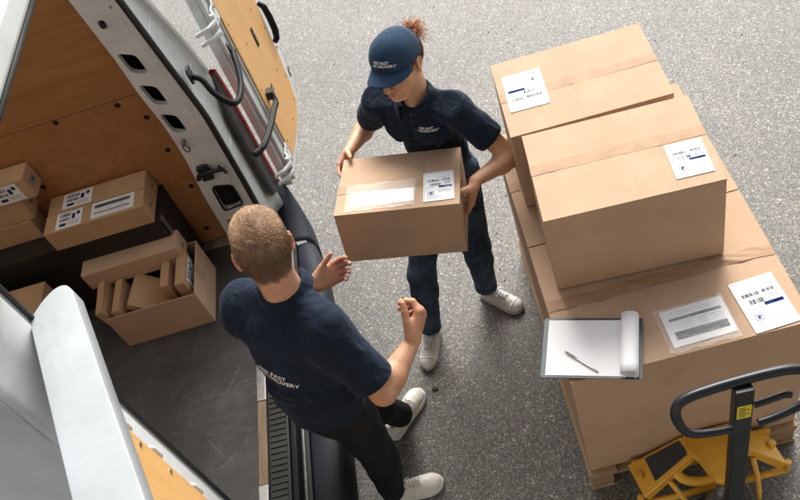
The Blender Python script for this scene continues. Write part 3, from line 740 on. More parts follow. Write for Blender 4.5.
# rear pillars: an inner shell with real openings, a seal and a rear facing jamb
YO_F, YO_N = 2.93, 1.305
def ply_edge(z): return interp([(.6, -1.342), (.95, -1.328), (1.2, -1.302), (1.4, -1.300), (1.6, -1.318), (1.8, -1.322), (2.1, -1.345), (2.4, -1.38)], z)
def seal_far(z): return interp([(.6, -1.092), (1.0, -1.080), (1.45, -1.075), (1.75, -1.105), (2.07, -1.135), (2.4, -1.20)], z)
def pillar(far):
    s = 1 if far else -1; yw = YF if far else YN; yo = YO_F if far else YO_N
    seal_x = seal_far if far else (lambda z: -1.125)
    prof = lambda z: [(ply_edge(z), yw+s*.001), (ply_edge(z)+.012, yw-s*.038), (lerp(ply_edge(z), seal_x(z), .35), yw-s*.050), (lerp(ply_edge(z), seal_x(z), .72), yw-s*.058), (lerp(ply_edge(z), seal_x(z), .80), yw-s*.078), (seal_x(z), yo)]
    zs = [FZ+(2.38-FZ)*k/28 for k in range(29)]
    bm = bmesh.new(); front = []; back = []
    for z in zs:
        p = prof(z); front.append([bm.verts.new(V3(x, y, z)) for x, y in p]); back.append([bm.verts.new(V3(x-.0, y+s*.030, z)) for x, y in p])
    nc = 6
    for rows_, fl in ((front, far), (back, not far)):
        for i in range(28):
            for j in range(nc-1):
                q = (rows_[i][j], rows_[i][j+1], rows_[i+1][j+1], rows_[i+1][j]); bm.faces.new(q if fl else q[::-1])
    for i in range(28):
        for j, fl in ((0, not far), (nc-1, far)):
            q = (front[i][j], back[i][j], back[i+1][j], front[i+1][j]); bm.faces.new(q if fl else q[::-1])
    for i, fl in ((0, far), (28, not far)):
        for j in range(nc-1):
            q = (front[i][j], back[i][j], back[i][j+1], front[i][j+1]); bm.faces.new(q if fl else q[::-1])
    bmesh.ops.recalc_face_normals(bm, faces=bm.faces)
    me = bpy.data.meshes.new('p'); bm.to_mesh(me); bm.free()
    o = obj('pillar_trim', me, M['white'], van)
    if far:
        cut = MB()
        yy0, yy1 = yw-.14, yw+.05
        def quadcut(q, r=.024):
            c = (sum(p[0] for p in q)/4, sum(p[1] for p in q)/4); P = []
            for i in range(4):
                p = Vector(q[i]); a = (Vector(q[i-1])-p).normalized(); b_ = (Vector(q[(i+1) % 4])-p).normalized()
                for k in range(5):
                    t_ = k/4; P.append((p+a*r*(1-t_)**2+b_*r*t_**2))
            cut.prism([V3(p[0], yy0, p[1]) for p in P], (0, yy1-yy0, 0))
        quadcut([(-1.290, 1.824), (-1.214, 1.797), (-1.208, 1.694), (-1.278, 1.716)])
        quadcut([(-1.285, 1.652), (-1.213, 1.626), (-1.206, 1.515), (-1.270, 1.536)])
        quadcut([(-1.278, 1.480), (-1.206, 1.455), (-1.200, 1.340), (-1.268, 1.366)])
        quadcut([(-1.282, 1.985), (-1.250, 1.985), (-1.250, 1.945), (-1.282, 1.945)], .016)
        quadcut([(-1.252, 1.005), (-1.150, .985), (-1.150, .850), (-1.262, .826)], .024)
        quadcut([(-1.283, .760), (-1.232, .752), (-1.234, .700), (-1.285, .706)], .01)
        quadcut([(-1.198, 2.035), (-1.190, 2.035), (-1.190, 2.02), (-1.198, 2.02)], .002)
        c = cut.build('cut', M['white'], van); md = o.modifiers.new('b', 'BOOLEAN'); md.operation = 'DIFFERENCE'; md.solver = 'FAST'; md.object = c
        dg = bpy.context.evaluated_depsgraph_get(); me2 = bpy.data.meshes.new_from_object(o.evaluated_get(dg)); o.modifiers.clear(); o.data = me2
        bpy.data.objects.remove(c)
    me = o.data; me.shade_smooth()
    md = o.modifiers.new('bevel', 'BEVEL'); md.width = .003; md.segments = 2; md.limit_method = 'ANGLE'; md.angle_limit = .6
    o.modifiers.new('wn', 'WEIGHTED_NORMAL')
    # black sheet behind the openings stands in for the shade inside
    mb = MB(); y0, y1 = sorted((yw+s*.040, yw+s*.044)); mb.box(*vb((-1.36, y0, FZ), (-1.15, y1, 2.36))); mb.build('pillar_shade_sheet', M['dark'], van)
    # rubber seal
    mb = MB(); mb.tube([V3(seal_x(z)+.004, yo-s*.001, z) for z in [FZ-.01]+zs[1:]], (.014, .016) if far else (.007, .009), 12); mb.build('door_seal', M['rubber'], van, smooth=True)
    # jamb
    xo = lambda z: interp([(.6, -1.045), (1.3, -1.045), (1.65, -1.075), (1.95, -1.115), (2.4, -1.19)], z)
    yj = (lambda z: interp([(.6, .26), (1.3, .285), (1.5, .29), (1.7, .265), (1.9, .22), (2.1, .17), (2.4, .10)], z)) if far else (lambda z: interp([(.6, .295), (1.3, .293), (1.8, .268), (2.25, .20), (2.4, .14)], z))
    jp = lambda z: [(seal_x(z)-.004, yo+s*.012), (seal_x(z)+.000, yo+s*.03), (lerp(seal_x(z), xo(z), .55)-.010, yo+s*yj(z)*.30), (lerp(seal_x(z), xo(z), .65)-.012, yo+s*yj(z)*.62),
                    (xo(z)-.010, yo+s*yj(z)*.74), (xo(z)+.006, yo+s*yj(z)*.80), (xo(z)+.010, yo+s*yj(z)*.88), (xo(z)-.004, yo+s*yj(z)*.97), (xo(z)-.05, yo+s*yj(z)*(1.02 if far else 1.06))]
    if not far:
        sy_ = lambda z: interp([(.45, 1.025), (.8, 1.01), (1.3, 1.01), (1.8, 1.035), (2.25, 1.105), (2.4, 1.165)], z)
        xs_ = lambda z: interp([(.6, -1.075), (1.3, -1.075), (1.65, -1.10), (1.95, -1.135), (2.4, -1.20)], z)
        jp = lambda z: [(-1.129, yo-.008), (-1.118, yo-.03), (lerp(-1.11, xs_(z), .5), lerp(yo, sy_(z), .5)), (xs_(z)+.012, sy_(z)+.030), (xs_(z)+.010, sy_(z)+.008), (xs_(z)-.01, sy_(z)-.004)]
    rows = [[V3(x, y, z) for x, y in jp(z)] for z in zs]
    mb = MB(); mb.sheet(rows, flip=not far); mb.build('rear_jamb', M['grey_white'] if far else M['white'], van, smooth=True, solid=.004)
    # raised drip edge, brighter paint, with two lap steps
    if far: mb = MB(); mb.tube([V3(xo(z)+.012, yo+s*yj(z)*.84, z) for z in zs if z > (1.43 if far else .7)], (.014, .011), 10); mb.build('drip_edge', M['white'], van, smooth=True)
    # weld bead joints across the jamb
    if far:
        for z in (1.18, 1.56, 1.86):
            mb = MB(); p = jp(z); mb.tube([V3(x+.003, y, z+.01*i_) for i_, (x, y) in enumerate(p[1:5])], .0025, 6); mb.build('weld_seam', M['white'], van, smooth=True)
        # tail lamp, red lens in a black housing
        lam = MB(); zz = [.70+(1.45-.70)*k/20 for k in range(21)]
        tap = lambda z: min(1, (1.47-z)/.22, (z-.66)/.08)
        rows = [[V3(xo(z)+.004, yo+.292-.030*tap(z), z), V3(xo(z)+.026, yo+.294-.028*tap(z), z), V3(xo(z)+.034, yo+.302-.020*tap(z), z), V3(xo(z)+.026, yo+.310, z), V3(xo(z)-.03, yo+.325, z)] for z in zz]
        lam.sheet(rows); tl = lam.build('tail_lamp', M['red'], van, smooth=True)
        mb = MB(); rows = [[V3(xo(z)+.002, yo+.26-.115*tap(z), z), V3(xo(z)+.018, yo+.265-.105*tap(z), z), V3(xo(z)+.024, yo+.290-.034*tap(z), z), V3(xo(z)+.006, yo+.295-.034*tap(z), z)] for z in zz]
        mb.sheet(rows); mb.build('lamp_housing', M['rubber'], tl, smooth=True)
pillar(True); pillar(False)
# galvanised plate where the floor meets the pillar
part('floor_plate', (-1.53, 2.968, FZ+.002), (-1.215, 3.026, FZ+.008), M['steel'], bevel=.001)
for x, y in ((-1.44, 3.01), (-1.31, 2.99)):
    mb = MB(); mb.add([tuple(V3(x+.018*math.cos(a)*(1+.3*math.sin(3*a)), y+.009*math.sin(a), FZ+.0085)) for a in [2*PI*k/12 for k in range(12)]], [tuple(range(12))]); mb.build('stain', M['worn'], van)
# speaker-like vent in the pillar, with its slats
mb = MB()
mb.prism([V3(x, 3.010, z) for x, z in [(-1.245, .998), (-1.158, .980), (-1.156, .856), (-1.255, .833)]], (0, .003, 0)); vent = mb.build('pillar_vent', M['rubber'], van)
mb = MB()
for k in range(11):
    z = .850+.0125*k; mb.prism([V3(-1.232+.0*k, 2.985, z), V3(-1.180, 2.985, z+.001), V3(-1.180, 2.990, z+.006), V3(-1.232, 2.990, z+.005)], (0, .012, 0))
mb.build('vent_slats', M['blackplastic'], vent)
mb = MB(); fr = [(-1.250, 1.002), (-1.152, .983), (-1.151, .850), (-1.260, .828)]
P = []
for i in range(4):
    p = Vector(fr[i]); a = (Vector(fr[i-1])-p).normalized(); b_ = (Vector(fr[(i+1) % 4])-p).normalized()
    for k in range(6): t_ = k/5; P.append(p+a*.026*(1-t_)**2+b_*.026*t_**2)
P.append(P[0]); P.append(P[1])
mb.tube([V3(p[0], 2.972-(.012 if p[0] > -1.19 else 0)*min(1, (p[0]+1.19)/.03), p[1]) for p in P], .0045, 8); mb.build('vent_rim', M['blackplastic'], vent, smooth=True)
# tie-down ring
mb = MB(); c = V3(-1.243, 2.962, 1.285)
mb.tube([c+Vector((.012*math.cos(a)*1.0, -.004-.004*math.sin(a), .024*math.sin(a)-.006)) for a in [2*PI*k/20 for k in range(21)]], .0032, 8)
mb.cyl(c+Vector((0, .02, .022)), c+Vector((0, -.006, .020)), .010, 14); mb.build('tie_ring', M['pump'], van, smooth=True)
# black latch across the pillar
mb = MB()
mb.tube([V3(-1.272, 2.966, 1.10), V3(-1.24, 2.955, 1.108), V3(-1.20, 2.948, 1.118), V3(-1.135, 2.925, 1.128)], [(.008, .012), (.012, .014), (.012, .013), (.010, .010)], 10)
mb.box(*vb((-1.262, 2.955, 1.062), (-1.205, 2.985, 1.145))); mb.cyl(V3(-1.225, 2.965, 1.15), V3(-1.225, 2.948, 1.15), .012); mb.cyl(V3(-1.276, 2.975, 1.085), V3(-1.276, 2.955, 1.085), .012)
mb.tube([V3(-1.15, 2.935, 1.150), V3(-1.13, 2.922, 1.125), V3(-1.125, 2.92, 1.105)], .008, 8)
mb.build('lock_striker', M['rubber'], van, bevel=.002)
mb = MB(); mb.cyl(V3(-1.262, 2.982, 1.965), V3(-1.262, 2.965, 1.965), .012, 16); mb.box(*vb((-1.272, 2.966, 1.958), (-1.252, 2.972, 1.972))); mb.build('rubber_plug', M['rubber'], van, bevel=.002)
# ---- sill, step and bumper
part('sill_strip', (-1.202, 1.98, FZ-.01), (-1.160, 2.93, FZ+.004), M['alu'], bevel=.002)
part('sill_strip', (-1.202, 1.582, FZ-.012), (-1.162, 1.978, FZ+.001), M['worn'], bevel=.002)
part('sill_strip', (-1.202, 1.31, FZ-.01), (-1.160, 1.580, FZ+.004), M['alu'], bevel=.002)
part('rear_crossmember', (-1.20, 1.20, .36), (-1.07, 3.10, .585), M['blackplastic'])
st = part('rubber_step', (-1.158, 1.31, .57), (-1.068, 2.93, .587), M['rubber'], bevel=.003)
mb = MB()
for k in range(58):
    y = 1.33+.0275*k; mb.box(*vb((-1.150, y, .588), (-1.078, y+.019, .5915)))
mb.build('step_treads', M['rubber'], st)
part('step_lip', (-1.066, 1.31, .53), (-1.040, 2.93, .575), M['blackplastic'], bevel=.004)
part('step_gutter', (-1.038, 1.25, .45), (-1.004, 2.93, .515), M['blackwood'])
part('step_rail', (-1.030, 1.31, .515), (-1.018, 2.90, .535), M['pump'], bevel=.003)
def bumper():
    ys = [1.02, 1.06, 1.2, 1.6, 2.0, 2.4, 2.6, 2.75, 2.92]
    xo = lambda y: interp([(1.0, -.93), (1.15, -.885), (1.4, -.862), (2.5, -.862), (2.75, -.885), (2.92, -.917), (3.14, -.972), (3.30, -1.02), (3.42, -1.09)], y)
    def sect(y, x1, zt):
        return [(-1.003, y, zt-.03), (-.999, y, zt-.004), (-.994, y, zt), (lerp(-1.0, x1, .5), y, zt+.003), (x1-.030, y, zt), (x1-.022, y, zt-.003), (x1-.006, y, zt-.022), (x1, y, zt-.05), (x1-.004, y, zt-.16), (x1-.02, y, .26), (x1-.06, y, .24)]
    mb = MB(); mb.sheet([[V3(*p) for p in sect(y, xo(y), .502)] for y in ys]); b_ = mb.build('bumper', M['bumper'], van, smooth=True, solid=.004)
    ys2 = [2.930+.0*0, 2.96, 3.02, 3.08, 3.14, 3.20, 3.26, 3.31, 3.35, 3.38]
    def sect2(y):
        x1 = interp([(2.92, -.915), (3.02, -.93), (3.14, -.955), (3.26, -1.000), (3.34, -1.05), (3.39, -1.11)], y); zt = interp([(2.92, .512), (3.05, .54), (3.2, .60), (3.38, .66)], y)
        xi = interp([(2.92, -1.06), (3.0, -1.075), (3.2, -1.075), (3.38, -1.14)], y)
        return [(xi, y, zt-.03), (xi+.002, y, zt+.006), (lerp(xi, x1, .4), y, zt+.008), (lerp(xi, x1, .85), y, zt-.004), (lerp(xi, x1, .96), y, zt-.02), (x1, y, zt-.06), (x1+.004, y, .38), (x1-.02, y, .26), (x1-.06, y, .24)]
    mb = MB(); mb.sheet([[V3(*p) for p in sect2(y)] for y in ys2])
    mb.build('bumper_corner', M['bumper'], van, smooth=True, solid=.004)
    0 and part('bumper_skirt', (-.905, 1.35, .19), (-.868, 2.80, .255), M['rubber'], bevel=.01)
bumper()
# ---- far rear door, folded right out
def door_plane(y, z, off=0): return (lerp(-.962, -.905, (y-3.29)/.74)+off, y, z)
def far_door():
    out = [(3.275, .60), (3.30, .585), (3.62, .560), (3.95, .568), (4.03, .60), (4.075, .70), (4.13, .90), (4.17, 1.10), (4.19, 1.40), (4.17, 1.8), (4.10, 2.15), (4.02, 2.35), (3.95, 2.38), (3.42, 2.40), (3.33, 2.36), (3.31, 2.1), (3.285, 1.7)]
    mb = MB(); P = [V3(*door_plane(y, z, -.055)) for y, z in out]
    mb.prism(P, (.048, 0, 0)); d = mb.build('rear_door', M['white'], van, bevel=.010, seg=3); 
    # raised inner flange along the hinge side, lighter and darker steps
    mb = MB(); mb.tube([V3(*door_plane(3.300+.0*z, z, .0)) for z in (.62, 1.0, 1.5, 2.0, 2.34)], (.010, .016), 8); mb.build('hinge_flange', M['white'], d, smooth=True)
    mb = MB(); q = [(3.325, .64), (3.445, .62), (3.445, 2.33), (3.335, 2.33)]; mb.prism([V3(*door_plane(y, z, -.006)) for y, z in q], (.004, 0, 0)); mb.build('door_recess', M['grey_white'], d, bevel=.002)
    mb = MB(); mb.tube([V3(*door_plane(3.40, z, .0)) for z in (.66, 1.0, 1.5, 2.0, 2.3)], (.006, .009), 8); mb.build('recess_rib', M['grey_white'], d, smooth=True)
    # plywood board
    q = [(3.438, .655), (3.60, .615), (3.82, .605), (3.925, .625), (3.975, .73), (4.000, .90), (4.02, 1.10), (4.05, 1.4), (4.03, 1.8), (3.98, 2.2), (3.94, 2.3), (3.44, 2.3)]
    mb = MB(); mb.prism([V3(*door_plane(y, z, -.001)) for y, z in q], (.008, 0, 0)); ply = mb.build('plywood_panel', M['ply_door'], d, bevel=.0015)
    for (y, z) in ((3.47, .74), (3.47, 1.1), (3.48, 1.5), (3.72, .67), (3.90, .67), (3.955, .80), (3.86, .92), (3.66, .95), (3.9, 1.30), (3.60, 1.30), (3.98, 1.12), (3.75, 1.55)):
        mb = MB(); a = V3(*door_plane(y, z, .0065)); mb.cyl(a, a+Vector((.0025, 0, 0)), .0065, 14); mb.build('screw', M['worn'], ply)
    # lock in a slot whose shade is a black patch
    mb = MB(); q = [(3.735, 1.285), (3.775, 1.275), (3.770, 1.165), (3.728, 1.175)]; mb.prism([V3(*door_plane(y, z, .007)) for y, z in q], (.0015, 0, 0)); sl = mb.build('lock_slot_shade', M['dark'], ply)
    mb = MB(); mb.prism([V3(*door_plane(y, z, .008)) for y, z in [(3.745, 1.25), (3.765, 1.245), (3.762, 1.19), (3.742, 1.195)]], (.006, 0, 0)); mb.build('lock_lever', M['pump'], sl, bevel=.001)
    # pull handle near the free edge
    mb = MB(); mb.tube([V3(*door_plane(y, z, o_)) for y, z, o_ in ((4.075, 1.22, .004), (4.07, 1.19, .026), (4.065, 1.12, .032), (4.06, 1.04, .032), (4.055, .99, .022), (4.055, .97, .004))], [(.013, .018), (.017, .022), (.018, .024), (.018, .024), (.016, .02), (.012, .016)], 14); mb.build('pull_handle', M['blackplastic'], d, smooth=True)
    # lock catch on the free edge
    mb = MB(); a = V3(*door_plane(4.10, .72, -.02)); mb.box(tuple(a-Vector((.02, .015, .03))), tuple(a+Vector((.012, .018, .03)))); mb.tube([a, a+Vector((.01, .05, .0))], .006, 8); mb.tube([a+Vector((0, 0, -.02)), a+Vector((.0, .035, -.025))], .006, 8); mb.build('edge_catch', M['rubber'], d, bevel=.002)
    mb = MB(); a = V3(*door_plane(4.075, .92, -.006)); mb.cyl(a, a+Vector((.002, 0, 0)), .010, 16); mb.build('edge_hole_shade', M['dark'], d)  # black disc as the shade in a hole
    # hinges
    for z in (.72, 1.63):
        mb = MB(); c = V3(*door_plane(3.325, z, .0))
        mb.prism([V3(*door_plane(y, zz, .002)) for y, zz in ((3.34, z-.045), (3.43, z-.05), (3.43, z+.05), (3.34, z+.045))], (.006, 0, 0))
        mb.tube([V3(*door_plane(3.29, z-.055, .022)), V3(*door_plane(3.29, z+.055, .022))], .011, 12)
        mb.prism([V3(*door_plane(3.29, z-.04, .020)), V3(*door_plane(3.36, z-.035, .004)), V3(*door_plane(3.36, z+.035, .004)), V3(*door_plane(3.29, z+.04, .020))], (.008, 0, 0))
        for dz in (-.036, .018):
            q = [V3(*door_plane(y, z+dz, o_)) for y, o_ in ((3.300, .030), (3.265, .034), (3.225, .012), (3.195, -.05), (3.21, -.055), (3.24, .0), (3.27, .018), (3.295, .014))]
            mb.prism(q, (0, 0, .018))
        h = mb.build('hinge', M['white'], d, bevel=.003)
        for yy, dz in ((3.375, -.025), (3.405, .025), (3.375, .025)):
            mb = MB(); a = V3(*door_plane(yy, z+dz, .007)); mb.cyl(a, a+Vector((.006, 0, 0)), .008, 6); mb.build('hinge_bolt', M['steel'], h)
    # check strap from pillar to door
    P = spline([V3(-.985, 2.985, 1.108), V3(-.955, 3.02, 1.098), V3(-.93, 3.085, 1.090), V3(-.915, 3.22, 1.060), V3(-.905, 3.40, 1.02), V3(-.900, 3.47, 1.005), V3(-.912, 3.510, 1.03)], 6)
    mb = MB(); mb.tube(P, (.011, .017), 14); mb.build('check_strap', M['blackplastic'], d, smooth=True)
    mb = MB(); mb.tube([p+Vector((.010, -.002, .008)) for p in P[6:30]], .0025, 6); mb.build('strap_edge', M['rubber'], d, smooth=True)
    a = V3(-.915, 3.515, 1.03); mb = MB(); mb.box(tuple(a-Vector((.03, .022, .024))), tuple(a+Vector((.014, .022, .024)))); mb.tube([a+Vector((.012, 0, .02)), a+Vector((.016, .03, .035)), a+Vector((.01, .035, .005))], .003, 6); mb.build('strap_bracket', M['rubber'], d, bevel=.004)
    # cable conduit
    P = spline([V3(-1.05, 2.975, 1.62), V3(-1.015, 2.96, 1.60), V3(-.985, 2.92, 1.55), V3(-.945, 2.90, 1.50), V3(-.925, 2.935, 1.455), V3(-.915, 3.01, 1.43), V3(-.912, 3.10, 1.425), V3(-.918, 3.19, 1.44), V3(-.93, 3.27, 1.455), V3(-.94, 3.335, 1.45)], 10)
    mb = MB(); mb.tube(P, [.0125+(.002 if k % 2 else -.0012) for k in range(len(P))], 14); cc = mb.build('cable_conduit', M['blackplastic'], d, smooth=False)
    cc.data.shade_smooth()
    mb = MB(); a = V3(-1.062, 2.985, 1.625); mb.prism([a+Vector((0, y, z)) for y, z in rrect(-.032, -.040, .032, .040, .02, 4)], (.010, 0, 0)); mb.build('grommet', M['rubber'], d, bevel=.004); mb = MB(); a = V3(*door_plane(3.345, 1.455, .0)); mb.prism([a+Vector((0, y, z)) for y, z in rrect(-.022, -.035, .022, .035, .016, 4)], (.012, 0, 0)); mb.build('grommet', M['rubber'], d, bevel=.004)
far_door()
# ---- near rear door, swung round past square
def near_door():
    hp = Vector((-1.002, 1.118, 0)); a = R2(-74); u = Vector((math.cos(a), math.sin(a), 0)); n = Vector((-u.y, u.x, 0))   # n points towards the workers
    P3 = lambda s, z, o_=0: hp+u*s+n*o_+Vector((0, 0, z))-VO
    out = [(0, .60), (.03, .57), (.70, .56), (.76, .60), (.80, .9), (.82, 1.3), (.80, 1.8), (.76, 2.1), (.02, 2.1), (0, 2.08)]
    mb = MB(); mb.prism([P3(s, z, -.055) for s, z in out], n*.05); d = mb.build('rear_door', M['white'], van, bevel=.012, seg=3)
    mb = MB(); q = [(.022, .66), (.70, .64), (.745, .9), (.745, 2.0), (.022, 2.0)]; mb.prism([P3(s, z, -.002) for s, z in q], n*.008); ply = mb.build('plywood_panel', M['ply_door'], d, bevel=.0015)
    for z in (.8, 1.03, 1.27, 1.5, 1.74, 1.9):
        mb = MB(); mb.cyl(P3(.045, z, .006), P3(.045, z, .0095), .007, 12); mb.build('screw', M['steel'], ply)
        mb = MB(); c = P3(.004, z+.05, -.002); mb.tube([c-Vector((0, 0, .03)), c-Vector((0, 0, .02))+n*.004, c+Vector((0, 0, .02))+n*.004, c+Vector((0, 0, .03))], (.006, .008), 8); mb.build('edge_clip', M['white'], d, smooth=True)
    # tall rounded cap at the head of the door
    prof = spline([(-1.128, 1.300, 0), (-1.100, 1.352, 0), (-1.072, 1.380, 0), (-1.045, 1.383, 0), (-1.024, 1.362, 0)], 6)
    L = [(-1.128, 1.300)]; z1 = 2.20
    ring0 = [(p.x, p.y) for p in prof]                                   # rounded end
    pts = ring0+[(-.905, 1.060), (-.785, .760), (-.700, .545), (-.86, .50), (-.945, .800), (-1.04, 1.06)]
    rows = []
    c0 = Vector((-.95, .93))
    for (sx_, sy_, dx, z) in ((.45, .90, -.04, 2.05), (.70, .95, -.025, 2.09), (.90, .98, -.01, 2.13), (1.0, 1, 0, 2.150), (1.0, 1, 0, 2.196), (.992, .999, 0, 2.2005), (.975, .997, 0, 2.202), (.95, .994, 0, 2.2022), (.30, .94, -.012, 2.204), (.15, .9, -.012, 2.204)):
        ctx = lambda y: interp([(.5, -.80), (.8, -.865), (1.06, -.972), (1.38, -1.075)], y)
        rows.append([Vector((ctx(y)+(x-ctx(y))*sx_+dx, c0.y+(y-c0.y)*sy_, z))-VO for x, y in pts+[pts[0]]])
    mb = MB(); mb.sheet(rows)
    nn = len(pts); mb.add(rows[-1][:-1], [tuple(range(nn))]); mb.add(rows[0][:-1], [tuple(reversed(range(nn)))])
    mb.build('door_cap', M['door_grey'], d, smooth=True)
near_door()
# ---- black shelf over the wheel arch
shf = part('wheel_arch_shelf', (-3.5, 2.79, 1.045), (-1.478, 3.024, 1.066), M['blackwood'], bevel=.002)
part('shelf_front', (-3.5, 2.795, FZ+.002), (-1.485, 2.812, 1.044), M['blackwood'], shf)
part('shelf_end', (-1.500, 2.814, FZ+.002), (-1.480, 3.022, 1.044), M['blackwood'], shf, bevel=.002)
mb = MB(); mb.box(*vb((-1.4795, 2.80, FZ+.01), (-1.474, 2.83, 1.06))); mb.build('edge_trim', M['pump'], shf, bevel=.001)
# ------------------------------------------------------------------ parcels in the van
carton('long_parcel', 'long parcel with one label on the wheel arch shelf, against the plywood wall', (.496, .121, .119), TT(-1.995, 2.900, 1.0665), None, 'card2', flaps=False, sag=.0005, ends=True, group='parcels on the wheel arch shelf', cat='parcel',
       labels=[(.150, .060, .150, .100, R2(90)+R2(-90)+.0, 3, 41)])
t = carton('long_parcel', 'long parcel with two white labels at the front edge of the wheel arch shelf', (.498, .120, .117), TT(-1.998, 2.778, 1.0665), None, 'card2', flaps=False, sag=.0005, ends=True, group='parcels on the wheel arch shelf', cat='parcel',
       labels=[(.125, .060, .130, .106, 0, 3, 43), (.345, .062, .215, .100, R2(180), 1, 44)])
def rnd_stack():
    zs = [1.0665, 1.1885, 1.3105]; xs = [(-2.42, .335), (-2.42, .362), (-2.36, .397)]
    lab = ['bottom parcel of the stack of three on the shelf at the left edge', 'middle parcel of the stack of three on the shelf at the left edge', 'top parcel of the stack of three on the shelf, with a label on its side']
    for k in range(3):
        x, w = xs[k]; t = carton('stacked_parcel', lab[k], (w, .115, .120), TT(x, 2.905 if k != 1 else 2.912, zs[k]), None, 'card2', flaps=False, sag=.0005, ends=(k > 0), group='parcels stacked on the wheel arch shelf', cat='parcel')
        if k == 2:
            T = Matrix.Translation((w-.115, -.0022, .060)) @ Matrix.Rotation(PI/2, 4, 'X')
            shipping_label(t, .135, .100, T, 3, 55)
            mb = MB(); mb.prism([(w+.0008, .058+a, .06+b) for a, b in rrect(-.03, -.018, .03, .018, .004, 2)], (.0005, 0, 0)); mb.build('end_print', M['ink2'], t)
rnd_stack()
# open carton full of small boxes
def open_carton():
    t = thing('open_carton', 'open brown carton full of small boxes on the dark van floor', 'cardboard box', (-1.858, 2.487, FZ+.001), (0, 0, .011))
    w, d, h, th = .452, .338, .228, .005
    mb = MB(); mb.box((0, 0, 0), (w, d, .005)); mb.build('base', M['card'], t)
    for nm, a, b in (('wall', (0, 0, .0052), (w, th, h)), ('wall', (0, d-th, .0052), (w, d, h)), ('wall', (0, th+.0003, .0052), (th, d-th-.0003, h)), ('wall', (w-th, th+.0003, .0052), (w, d-th-.0003, h))):
        mb = MB(); mb.box(a, b); mb.build(nm, [M['card']], t, bevel=.0012)
    mb = MB(); x = w+.0012
    mb.sheet([[(x, d*.5-.024, h), (x, d*.5+.024, h)], [(x, d*.5-.03, h-.085), (x, d*.5+.018, h-.105)]]); mb.build('packing_tape', M['tape'], t)
    return t
open_carton()
def small_box(name, label, size, T, open_end=False, mat='card2', lab=None, group='small boxes standing in the open carton'):
    w, d, h = size; t = thing(name, label, 'small box', group=group); t.matrix_world = T
    mb = MB(); mb.box((0, 0, 0), (w, d, h-.0025)); mb.build('box_body', M[mat], t, bevel=.0015)
    # lid with tucked lip and a black strip as the shade in its slit
    mb = MB(); mb.box((.0035, .004, h-.0022), (w+.0012, d-.004, h)); mb.build('lid', M[mat], t, bevel=.0008)
    mb = MB(); mb.box((.0005, .006, h-.0035), (.0030, d-.006, h-.0018)); mb.build('lid_slit_shade', M['dark'], t)
    if lab: shipping_label(t, lab[0], lab[1], lab[2], 3, 61)
    return t
def tilt(x, y, z, az, rx, ry): return Matrix.Translation((x, y, z)) @ Matrix.Rotation(az, 4, 'Z') @ Matrix.Rotation(ry, 4, 'Y') @ Matrix.Rotation(rx, 4, 'X')
small_box('small_box', 'leftmost small box, leaning out over the left wall of the open carton', (.040, .200, .235), tilt(-1.848, 2.505, FZ+.035, .03, 0, -.19))
small_box('small_box', 'second small box from the left in the open carton', (.040, .200, .225), tilt(-1.790, 2.500, FZ+.030, -.02, 0, -.12))
small_box('small_box', 'small box leaning flat in the middle of the open carton, broad side up', (.040, .190, .225), tilt(-1.585, 2.500, FZ+.085, -.16, 0, -.92))
small_box('small_box', 'narrow unlabelled small box second from the right in the open carton', (.044, .185, .245), tilt(-1.558, 2.550, FZ+.030, .0, 0, -.03))
small_box('small_box', 'rightmost small box in the open carton, white label on its side', (.050, .200, .250), tilt(-1.492, 2.535, FZ+.030, .0, 0, .02),
          lab=(.135, .085, Matrix.Translation((.0512, .105, .185)) @ Matrix.Rotation(PI/2, 4, 'Z') @ Matrix.Rotation(PI/2, 4, 'X')))
carton('long_parcel', 'plain long parcel lying across the back of the open carton', (.494, .122, .108), TT(-1.946, 2.700, FZ+.2315, .012), None, 'card', flaps=False, sag=.0006, ends=True, group='parcels on the wheel arch shelf', cat='parcel')
carton('deep_carton', 'brown carton on the van floor, mostly hidden behind the near white door', (.29, .31, .35), TT(-2.42, 2.42, FZ+.001, .0), None, 'card2', flaps=False, sag=.0006, cat='parcel')
